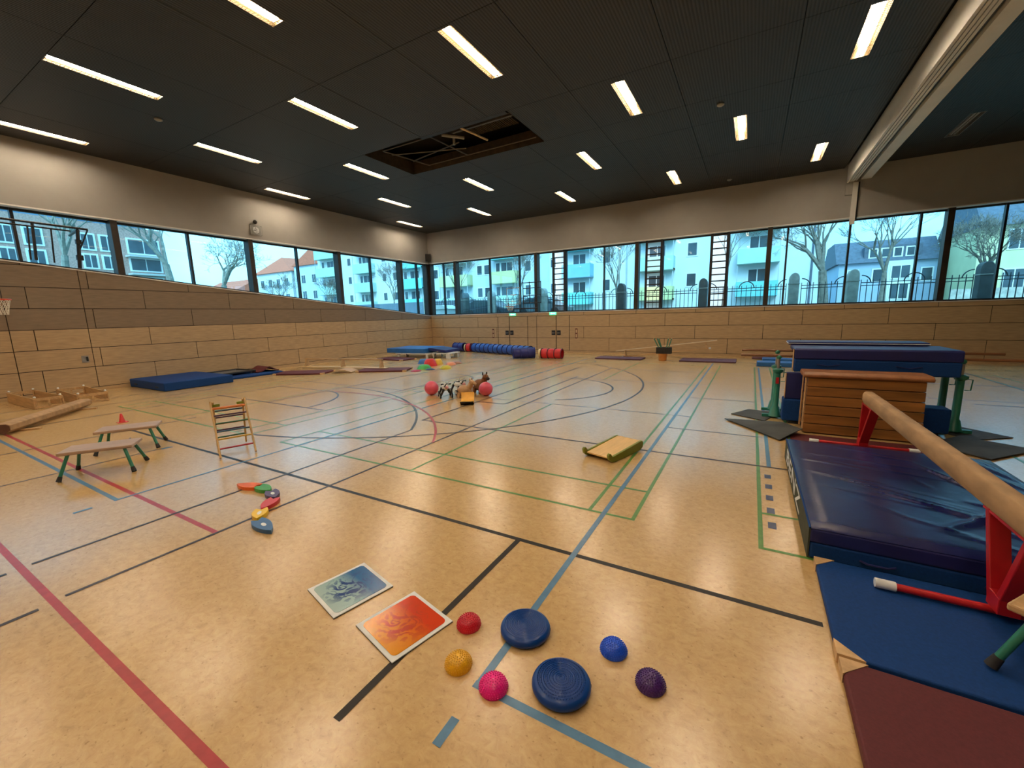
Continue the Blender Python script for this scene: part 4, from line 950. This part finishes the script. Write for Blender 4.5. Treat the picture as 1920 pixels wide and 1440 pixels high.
t = thing('foam_block', 'low blue foam block behind and beside the vaulting box', 'foam block', (20.03, -12.17, 0)); MB().bb(-1.11, 1.11, -.24, .10, .055, .455).build('cover', m_blue, t, bevel=.025, seg=3); MB().bb(-1.0, 1.0, -.2, .1, .0, .055).build('base', m_rubber, t)
t = thing('gym_mat', 'dark red mat strip in front of the vaulting box', 'mat', (19.75, -13.55, -.004)); MB().bb(-.75, .85, -.85, .45, .003, .012).build('cover', m_maroon, t, bevel=.004)
def sheet(label, pts, lift, th=.012):
    cx = sum(p[0] for p in pts)/4; cy = sum(p[1] for p in pts)/4; t = thing('rubber_sheet', label, 'rubber sheet', (cx, cy, 0)); n = 12; vs = []; fs = []
    for s_ in (0, 1):
        for i in range(n+1):
            for j in range(n+1):
                u, v = i/n, j/n
                p = [(1-u)*(1-v)*pts[0][k]+u*(1-v)*pts[1][k]+u*v*pts[2][k]+(1-u)*v*pts[3][k] for k in (0, 1)]
                vs.append((p[0]-cx, p[1]-cy, .002+lift(u, v)+th*s_))
    k = (n+1)**2
    for i in range(n):
        for j in range(n):
            a = i*(n+1)+j; fs += [(a, a+1, a+n+2, a+n+1), (k+a, k+a+n+1, k+a+n+2, k+a+1)]
    for i in range(n):
        for a, b_ in ((i, i+1), (n*(n+1)+i+1, n*(n+1)+i), ((i+1)*(n+1), i*(n+1)), (i*(n+1)+n, (i+1)*(n+1)+n)): fs.append((a, k+a, k+b_, b_))
    MB().add(vs, fs).build('sheet', m_sheet, t, True); return t
sheet('black rubber sheet with pointed corner, front left of the parallel bars', [(18.0, -12.55), (18.84, -13.68), (19.18, -13.12), (18.80, -12.45)], lambda u, v: .10*u*v+.02*math.sin(5*u)*v*v+.014)
sheet('black rubber sheet behind the front left one, under the green column', [(18.09, -12.03), (18.66, -12.40), (18.90, -11.6), (18.40, -11.45)], lambda u, v: .002)
sheet('black rubber sheet with pointed corner, front right of the parallel bars', [(21.95, -12.75), (21.23, -13.52), (20.72, -13.0), (21.25, -12.42)], lambda u, v: .014+.03*v*(1-u))
sheet('black rubber sheet under the right green column of the bars', [(21.98, -12.03), (21.42, -12.43), (21.02, -11.9), (21.5, -11.5)], lambda u, v: .002)

# ================================================================== outside
m_grass = mat('outside_ground', (.20, .21, .16), .9, noise=(.6, .25), bump=(6, .4, .03)); m_asph = mat('street', (.16, .165, .17), .85, noise=(3, .15))
gy = [.46, 6, 60]; v = [(-.5, -30, sill(-30)-.25), (-.5, .5, 1.95), (-60, -30, sill(-30)-.25), (-60, .5, 1.95), (-60, 90, 1.95), (90, 90, 1.95), (90, .5, 1.95), (-.5, .5, 1.5), (90, .5, 1.5)]
tag(MB().add([(-.5, -30, 4.9), (-.5, .5, 1.95), (-60, -30, 4.9), (-60, .5, 1.95), (-90, 90, 1.95), (90, 90, 1.95), (90, .5, 1.95), (-90, .5, 1.95), (-90, -30, 4.9)], [(0, 1, 3, 2), (1, 6, 5, 4, 7, 3), (2, 3, 7, 8)]).build('outside_ground', m_grass), 'grey green ground outside beyond the windows', 'ground')
tag(MB().bb(-90, 90, 15.4, 18.2, 1.9, 1.97).build('street', m_asph), 'grey street running behind the iron fence', 'street')

# fence with stone pillars
m_iron = mat('fence_iron', (.035, .05, .06), .6, noise=(3, .2)); m_stone = mat('pillar_stone', (.44, .41, .36), .85, noise=(3, .25, 6), bump=(12, .4, .02)); m_stone2 = mat('pillar_stone_dark', (.09, .09, .09), .85, noise=(3, .25, 6), bump=(12, .4, .02))
PX = [-4.6, -.84, 1.58, 5.8, 11.2, 15.85, 20.12, 22.5, 27.0, 31.5]
FY_ = 5.0
t = thing('iron_fence', 'dark iron picket fence with round arches between stone pillars outside the back windows', 'fence', (0, FY_, 1.95))
rails = MB()
for a, c in zip(PX[:-1], PX[1:]):
    x0, x1 = a+.33, c-.33
    for z in (.25, 1.12, 1.26): rails.bb(x0, x1, -.02, .02, z, z+.035)
rails.build('rail', m_iron, t)
for a, c in zip(PX[:-1], PX[1:]):
    x0, x1 = a+.33, c-.33; n_ = max(2, int((x1-x0)/.22)); mid = (x0+x1)/2
    for k in range(n_+1):
        x = x0+(x1-x0)*k/n_
        MB().bb(x-.014, x+.014, -.014, .014, .05, 1.42).build('picket', m_iron, t)
    for cx, a0, a1 in ((mid, 0, 180), (x0, 0, 90), (x1, 90, 180)):
        if x1-x0 < 2.2 and cx == mid: continue
        MB().tube([(cx+.36*math.cos(math.radians(a0+(a1-a0)*q/10)), 0, 1.26+.36*math.sin(math.radians(a0+(a1-a0)*q/10))) for q in range(11)], .025, 6).build('arch', m_iron, t)
for k, x in enumerate(PX):
    w_ = .22; pr = [(-w_, 0), (w_, 0), (w_, 1.65)]+[(w_*math.cos(a*PI/8), 1.65+.30*math.sin(a*PI/8)) for a in range(1, 8)]+[(-w_, 1.65)]
    t = thing('fence_pillar', '%s round-topped stone fence pillar, %s from the left outside' % ('dark' if k in (4, 5, 8, 1) else 'pale', ORD[k]), 'pillar', (x, FY_, 1.93))
    MB().prismy(pr, -.28, .28).build('shaft', m_stone2 if k in (4, 5, 8, 1) else m_stone, t, bevel=.03)
    MB().bb(-w_-.02, w_+.02, -.3, .3, 1.38, 1.42).build('band', m_stone, t)

# buildings
m_fac = mat('facade_white', (.66, .70, .72), .85, noise=(.5, .04)); m_fac2 = mat('facade_cool', (.52, .60, .66), .85, noise=(.5, .04)); m_frame = mat('window_frame_white', (.75, .76, .75), .5, noise=(3, .04))
m_pane = mat('far_pane', (.05, .07, .085), .15, noise=(1, .3)); m_yel = mat('balcony_yellow', (.58, .60, .30), .7, noise=(1, .06)); m_teal = mat('balcony_teal', (.18, .56, .58), .7, noise=(1, .06)); m_mint = mat('balcony_mint', (.42, .60, .54), .7, noise=(1, .06)); m_bb = mat('balcony_blue', (.22, .48, .62), .7, noise=(1, .06))
m_tile = mat('roof_tile_red', (.60, .15, .08), .8, noise=(6, .2), bump=(20, .4, .03)); m_slate = mat('roof_slate', (.10, .12, .16), .8, noise=(4, .2)); m_log = mat('loggia_grey', (.42, .46, .48), .85, noise=(1, .05))  # loggia material is one even grey for supports, balconies and a drainpipe
def win(parent, x0, x1, z0, z1, y=0, fr=m_frame):
    f = MB().bb(x0-.08, x1+.08, y-.05, y+.02, z0-.08, z1+.08).build('window', fr, parent); n_ = 2 if x1-x0 > .9 else 1; w_ = (x1-x0)/n_
    for k in range(n_): MB().bb(x0+k*w_+.04, x0+(k+1)*w_-.04, y-.07, y-.045, z0+.02, z1-.02).build('pane', m_pane, f)
def balc(parent, x0, x1, z0, z1, m_):
    b_ = MB().bb(x0, x1, -1.15, -1.08, z0, z1).bb(x0, x0+.07, -1.08, .0, z0, z1).bb(x1-.07, x1, -1.08, .0, z0, z1).bb(x0, x1, -1.08, 0, z0, z0+.14).build('balcony', m_, parent)
    MB().bb(x0+.02, x0+.07, -1.1, -1.05, z1, z1+1.3).bb(x1-.07, x1-.02, -1.1, -1.05, z1, z1+1.3).build('support', m_log, b_)
    xm = (x0+x1)/2; w_ = min(1.5, (x1-x0)*.45); win(parent, xm-w_/2, xm+w_/2, z1-.25, z1+1.05)
    win(parent, x0+.2, x0+.75, z1-.1, z1+1.05) if x1-x0 > 3.2 else None
def apartment(label, x0, x1, y, ztop, fac, balcs, wins, depth=11, roof=None):
    t = thing('apartment_building', label, 'building', (0, y, 0)); MB().bb(x0, x1, 0, depth, 1.9, ztop).build('wall', fac, t)
    if roof: MB().prismx([(-.5, ztop), (depth+.5, ztop), (depth/2, ztop+3.4)], x0-.4, x1+.4).build('roof', roof, t)
    for b_ in balcs: balc(t, *b_)
    for w_ in wins: win(t, *w_)
    return t
lv = [1.72, 4.35, 6.98, 9.6, 12.2]
B1 = []; W1 = []
for i, z in enumerate(lv):
    for (a, c, m_) in ((-14.9, -10.7, [m_log, m_mint, m_yel, m_mint, m_log][i] if i != 1 else m_mint), (-7.6, -4.3, [m_log, m_mint, m_yel, m_teal, m_mint][i])):
        if z+1.25 > 3.5 or True: B1.append((a, c, z+(-1.35 if True else 0), z-.05, m_)) if i in (2,) else B1.append((a, c, z-1.35, z-.05, m_))
for z in (4.3, 6.85, 9.45, 12.0): W1 += [(-16.6, -15.9, z, z+1.05), (-10.0, -9.3, z, z+1.05), (-3.6, -2.9, z, z+1.05), (-9.0, -8.3, z, z+1.05)]
apartment('pale blue apartment block with yellow balconies seen left of the back window centre', -17.2, -.6, 20.2, 15, m_fac2, B1, W1)
B2 = [(1.3, 4.3, 5.65, 6.95, m_bb), (1.3, 4.3, 8.3, 9.55, m_teal), (1.3, 4.3, 10.9, 12.2, m_teal), (1.3, 4.3, 3.0, 4.2, m_teal), (8.8, 12.0, 3.15, 4.35, m_yel), (8.8, 12.0, 5.8, 7.0, m_mint), (8.8, 12.0, 8.4, 9.65, m_mint), (17.0, 20.0, 3.15, 4.35, m_teal), (17.0, 20.0, 5.8, 7.0, m_mint), (17.0, 20.0, 8.4, 9.65, m_mint)]
W2 = []
for z in (4.3, 6.95, 9.6, 12.2): W2 += [(5.25, 6.0, z, z+1.05), (13.0, 13.8, z, z+1.1), (-.4, .2, z, z+1.0)]
a = apartment('white apartment block with teal and mint balconies behind the black ladders', -.55, 23.0, 19.9, 16, m_fac, B2, W2)
MB().tube([(22.2, -.08, 2), (22.2, -.08, 15.8)], .07, 6).build('drainpipe', m_slate, a); MB().tube([(7.6, -.08, 2), (7.6, -.08, 15.8)], .07, 6).build('drainpipe', m_log, a)
B3 = []; W3 = []
for z in (4.5, 7.1, 9.7, 12.3):
    for a_, c_, m_ in ((-39.4, -35.0, m_mint), (-31.1, -27.8, m_mint), (-22.6, -18.4, m_teal)): B3.append((a_, c_, z-1.3, z, m_))
    W3 += [(-33.4, -32.7, z+.1, z+1.1), (-26.4, -25.7, z+.1, z+1.1), (-24.4, -23.7, z+.1, z+1.1)]
apartment('long white apartment block with mint balconies seen through the left windows', -40.2, -17.3, 21.0, 15.5, m_fac, B3, W3, roof=m_tile)
t = thing('house', 'white house with red tiled gable roof seen through left window', 'house', (-67.0, 30, 0))
MB().bb(-6, 6, 0, 9, 1.9, 12.0).build('wall', m_fac, t); MB().add([(-6.6, -.5, 11.8), (6.6, -.5, 11.8), (6.6, 9.5, 11.8), (-6.6, 9.5, 11.8), (-.8, 2.5, 15.2), (.8, 6.5, 15.2)], [(0, 1, 4), (1, 2, 5, 4), (2, 3, 5), (3, 0, 4, 5), (3, 2, 1, 0)]).build('roof', m_tile, t)
for k in range(4):
    for z in (6.0, 9.0): win(t, -4.8+2.8*k, -3.6+2.8*k, z, z+1.5)
t = thing('house', 'far end house with steep red roof beside the mint balcony block', 'house', (-56.9, 30, 0))
MB().bb(-3.2, 5, 0, 9, 1.9, 12.6).build('wall', m_fac2, t); MB().prismy([(-3.4, 12.5), (5.2, 12.5), (5.2, 16.5)], -.4, 9.4).build('roof', m_tile, t)
for z in (6.2, 9.2): win(t, -1.0, .2, z, z+1.5); win(t, 2.2, 3.4, z, z+1.5)
t = thing('house', 'low far house with slanting red roof between the bare trees', 'house', (-80, 26, 0))
MB().bb(-9, 6, 0, 9, 1.9, 8.6).build('wall', m_fac, t); MB().prismx([(-.5, 8.5), (9.5, 8.5), (4.5, 11.2)], -9.3, 6.3).build('roof', m_tile, t)
for k in range(4): win(t, -7.5+3.4*k, -6.0+3.4*k, 4.5, 6.6)
# brick building at left
m_brick = mat('brick_facade', (.50, .30, .25), .9, noise=(9, .22, 8), bump=(40, .3, .01)); m_conc = mat('facade_band', (.50, .50, .48), .8, noise=(2, .1)); m_zinc = mat('blue_roof', (.16, .27, .40), .5, noise=(3, .1))
t = thing('apartment_building', 'brick apartment building with large windows seen through the far left windows', 'building', (-30, 0, 0))
MB().bb(-12, 0, -34, -2.6, 1.9, 10.6).build('wall', m_brick, t); MB().bb(-11, -.8, -34, -3.4, 10.6, 12.6).build('attic_storey', m_zinc, t)
def winx(parent, y0, y1, z0, z1):
    f = MB().bb(-.02, .06, y0-.1, y1+.1, z0-.1, z1+.1).build('window', m_frame, parent); n_ = 2; w_ = (y1-y0)/n_
    for k in range(n_): MB().bb(.05, .08, y0+k*w_+.04, y0+(k+1)*w_-.04, z0+.03, z1-.03).build('pane', m_pane, f)
for y0, y1 in ((-12.6, -11.8), (-11.2, -10.3), (-8.1, -7.3), (-6.9, -6.0), (-5.1, -2.9), (-16, -15.1), (-14.4, -13.6)):
    for z0, z1 in ((6.9, 7.95), (8.4, 9.6)): winx(t, y0, y1, z0, z1)
    winx(t, y0, y1, 5.2, 6.3)
for z in (6.55, 8.1): MB().bb(0, 1.0, -5.4, -2.7, z-.1, z+.05).build('balcony', m_conc, t)
for y0 in (-17, -13, -9, -5): winx(t, y0, y0+1.6, 10.9, 12.0)
# right far houses
t = thing('house', 'grey blue house with dark slate roof seen right of the ladders', 'house', (30.2, 35, 0))
MB().bb(-4.2, 3.5, 0, 9, 1.9, 6.6).build('wall', mat('facade_greyblue', (.36, .44, .56), .85, noise=(1, .05)), t); MB().prismx([(-.4, 6.5), (9.4, 6.5), (7, 8.9), (2.2, 8.9)], -4.5, 3.6).build('roof', m_slate, t)
MB().bb(-2.2, 2.2, .1, 3, 6.6, 8.1).build('dormer', m_slate, t)
for k in range(4): win(t, -1.8+.95*k, -1.2+.95*k, 7.0, 7.8, .08)
for x in (-3.4, -1.4): win(t, x, x+.8, 4.6, 5.8)
MB().bb(-.4, 1.6, -.7, 0, 2.0, 6.5).build('bay', m_fac, t); win(t, -.1, 1.3, 4.8, 6.0, -.7); win(t, -.1, 1.3, 2.8, 4.2, -.7); win(t, 2.3, 3.1, 4.5, 5.7)
t = thing('house', 'pale yellow house partly hidden by bare trees at the far right', 'house', (38.9, 29, 0))
MB().bb(-4.6, 10, 0, 9, 1.9, 8.4).build('wall', mat('facade_yellow', (.62, .60, .36), .85, noise=(1, .06)), t); MB().prismx([(-.4, 8.3), (9.4, 8.3), (7, 11.3), (2.2, 11.3)], -4.7, 10.3).build('roof', m_slate, t)
for x in (-2.9, .2, 3.2): 
    for z in (3.3, 6.4): win(t, x, x+1.2, z, z+1.5)
MB().bb(-6.5, 10, -2.2, -1.9, 1.9, 3.3).build('garden_wall', m_stone, t)
t = thing('shed', 'small white shed with sloped pale roof outside the corner window', 'shed', (-1.35, 3.0, 1.94)); MB().bb(-.7, .8, -.5, .5, 0, .72).build('wall', m_fac, t); MB().prismy([(-.85, .72), (.95, .72), (.35, 1.0), (-.2, 1.0)], -.65, .65).build('roof', m_white, t)
tag(MB().bb(-28, -2.8, 9.0, 9.2, 1.95, 3.55).build('grey_fence_wall', mat('fence_panel_grey', (.13, .18, .24), .7, noise=(1, .1))), 'solid grey blue fence wall outside the corner windows', 'fence')
def car(label, x, y, col):
    t = thing('car', label, 'car', (x, y, 1.95)); mm = mat('paint_'+label.split()[0], col, .25, noise=(2, .05), coat=.6)
    body = [(-2.1, .3), (2.1, .3), (2.15, .7), (1.35, .9), (.75, 1.35), (-.95, 1.42), (-1.75, .98), (-2.15, .85)]
    MB().prismy(body, -.85, .85).build('body', mm, t, bevel=.08, seg=3)
    for s_ in (-1, 1):
        MB().prismy([(1.1, .92), (.65, 1.28), (-.85, 1.34), (-1.4, .95)], s_*.855-.01, s_*.855+.01).build('side_window', m_pane, t)
        for xx in (-1.3, 1.3): MB().lathe([(.33, -.1), (.33, .1), (.0005, .1)], (xx, s_*.78, .33), 16, Matrix.Rotation(PI/2, 3, 'X')).build('wheel', m_rubber, t, True)
car('dark parked car behind the iron fence near the room corner', -.3, 7.5, (.03, .05, .07)); car('grey parked car behind the iron fence left of the ladders', 4.6, 7.5, (.15, .18, .2))
t = thing('street_lamp', 'slim grey street lamp outside by the left black ladder', 'street lamp', (10.6, 6.5, 1.95)); MB().tube([(0, 0, 0), (0, 0, 4.2)], [.06, .04], 8).build('pole', m_stone, t, True); MB().lathe([(.05, 4.1), (.2, 4.5), (.22, 4.55), (.0005, 4.6)], n=14).build('lamp_head', m_stone, t, True)

# bare trees
m_bark = mat('tree_bark', (.20, .18, .15), .95, noise=(6, .3), bump=(20, .5, .02)); m_twig = mat('tree_twigs', (.13, .11, .10), .95, noise=(6, .3)); m_barkd = mat('tree_bark_pale', (.30, .29, .25), .95, noise=(6, .3))
def tree(label, x, y, z, h, r, seed, depth=6, spread=.55, bark=m_bark, fork=.35, upward=.25, n_child=3):
    rg = random.Random(seed); t = thing('bare_tree', label, 'tree', (x, y, z), 0); tr = MB(); tw = MB(); limbs = []
    def grow(p, d, L_, rad, k, target):
        n_ = 3; pts = [p]; rs = [rad]; q = p.copy(); dd = d.copy()
        for i in range(n_):
            dd = (dd+Vector((rg.uniform(-1, 1), rg.uniform(-1, 1), rg.uniform(-.6, 1)))*(.05 if k == 0 else .16)).normalized(); q = q+dd*L_/n_; pts.append(q.copy()); rs.append(rad*(1-.35*(i+1)/n_))
        sides = 8 if k == 0 else (6 if k < 3 else 3)
        target.tube(pts, rs, sides, k == 0)
        if k >= depth: return
        nc = n_child+(1 if k < 2 else 0)
        for c in range(nc):
            az = rg.random()*2*PI; o_ = dd.orthogonal().normalized(); o_.rotate(Matrix.Rotation(az, 3, dd)); sp = spread*(rg.uniform(.45, .8) if k == 0 else rg.uniform(.6, 1.4))
            nd = (dd*math.cos(sp)+o_*math.sin(sp)+Vector((0, 0, upward*.35))).normalized()
            u = rg.uniform(.55, 1); pp = pts[-1] if c == 0 or k < 1 else pts[-1].lerp(pts[-3], 1-u)
            if k == 0:
                b_ = MB(); grow(pp, nd, L_*rg.uniform(.62, .85), rs[-1]*.68, k+1, b_); limbs.append(b_)
            else: grow(pp, nd, L_*rg.uniform(.58, .82), max(.006, rs[-1]*.66), k+1, target)
    grow(Vector((0, 0, 0)), Vector((rg.uniform(-.1, .1), rg.uniform(-.1, .1), 1)).normalized(), h*fork, r, 0, tr)
    tr.build('trunk', bark, t, True)
    for b_ in limbs: b_.build('limb', bark, t, True)
def gz(y): return 1.95 if y > .5 else 1.95-(y-.5)*.0967
tree('large bare tree with forked pale trunk, third left window', -8.0, -10.9, gz(-10.9), 7.5, .20, 3, 6, .62, m_barkd, .28)
tree('bare tree with wide low fork, fourth left window', -8.5, -8.2, gz(-8.2), 6.5, .21, 11, 6, .75, m_barkd, .22)
tree('bare tree in front of the brick building at far left', -9.0, -14.6, gz(-14.6), 7.5, .18, 5, 6, .6, m_barkd, .25)
tree('small bare tree before the red roofed house', -14, -1.5, 1.95, 6, .12, 8, 6, .5, m_bark, .2)
tree('small bare tree by the tall mint balcony block', -13.5, 2.5, 1.95, 5.5, .11, 21, 6, .45, m_bark, .22)
tree('young bare tree before the white block near the corner', -13.3, 9.9, 1.95, 6.5, .12, 13, 6, .45, m_bark, .28)
tree('young bare tree right of the corner post', -3.6, 8.0, 1.95, 6.5, .10, 14, 6, .42, m_bark, .28)
tree('young bare tree behind the pale pillar with yellow balconies', 2.0, 8.2, 1.95, 6.5, .10, 15, 6, .42, m_bark, .28)
tree('young bare tree between the left and the middle ladder', 10.1, 8.0, 1.95, 7, .11, 16, 6, .42, m_bark, .26)
tree('bare tree right of the right ladder', 16.6, 9.6, 1.95, 7, .09, 17, 6, .45, m_bark, .35)
tree('big dense bare tree at the corner of the white block', 21.9, 9.0, 1.95, 9, .30, 18, 7, .55, m_bark, .25)
tree('bare tree behind the curtain track window', 25.5, 14, 1.95, 9, .20, 24, 6, .5, m_bark, .25)
tree('dense bare tree right of the thick far post', 29.0, 11, 1.95, 8, .20, 19, 7, .6, m_bark, .2)
tree('pale bare tree before the yellow house', 32.5, 13, 1.95, 9, .24, 22, 6, .6, m_bark, .25)
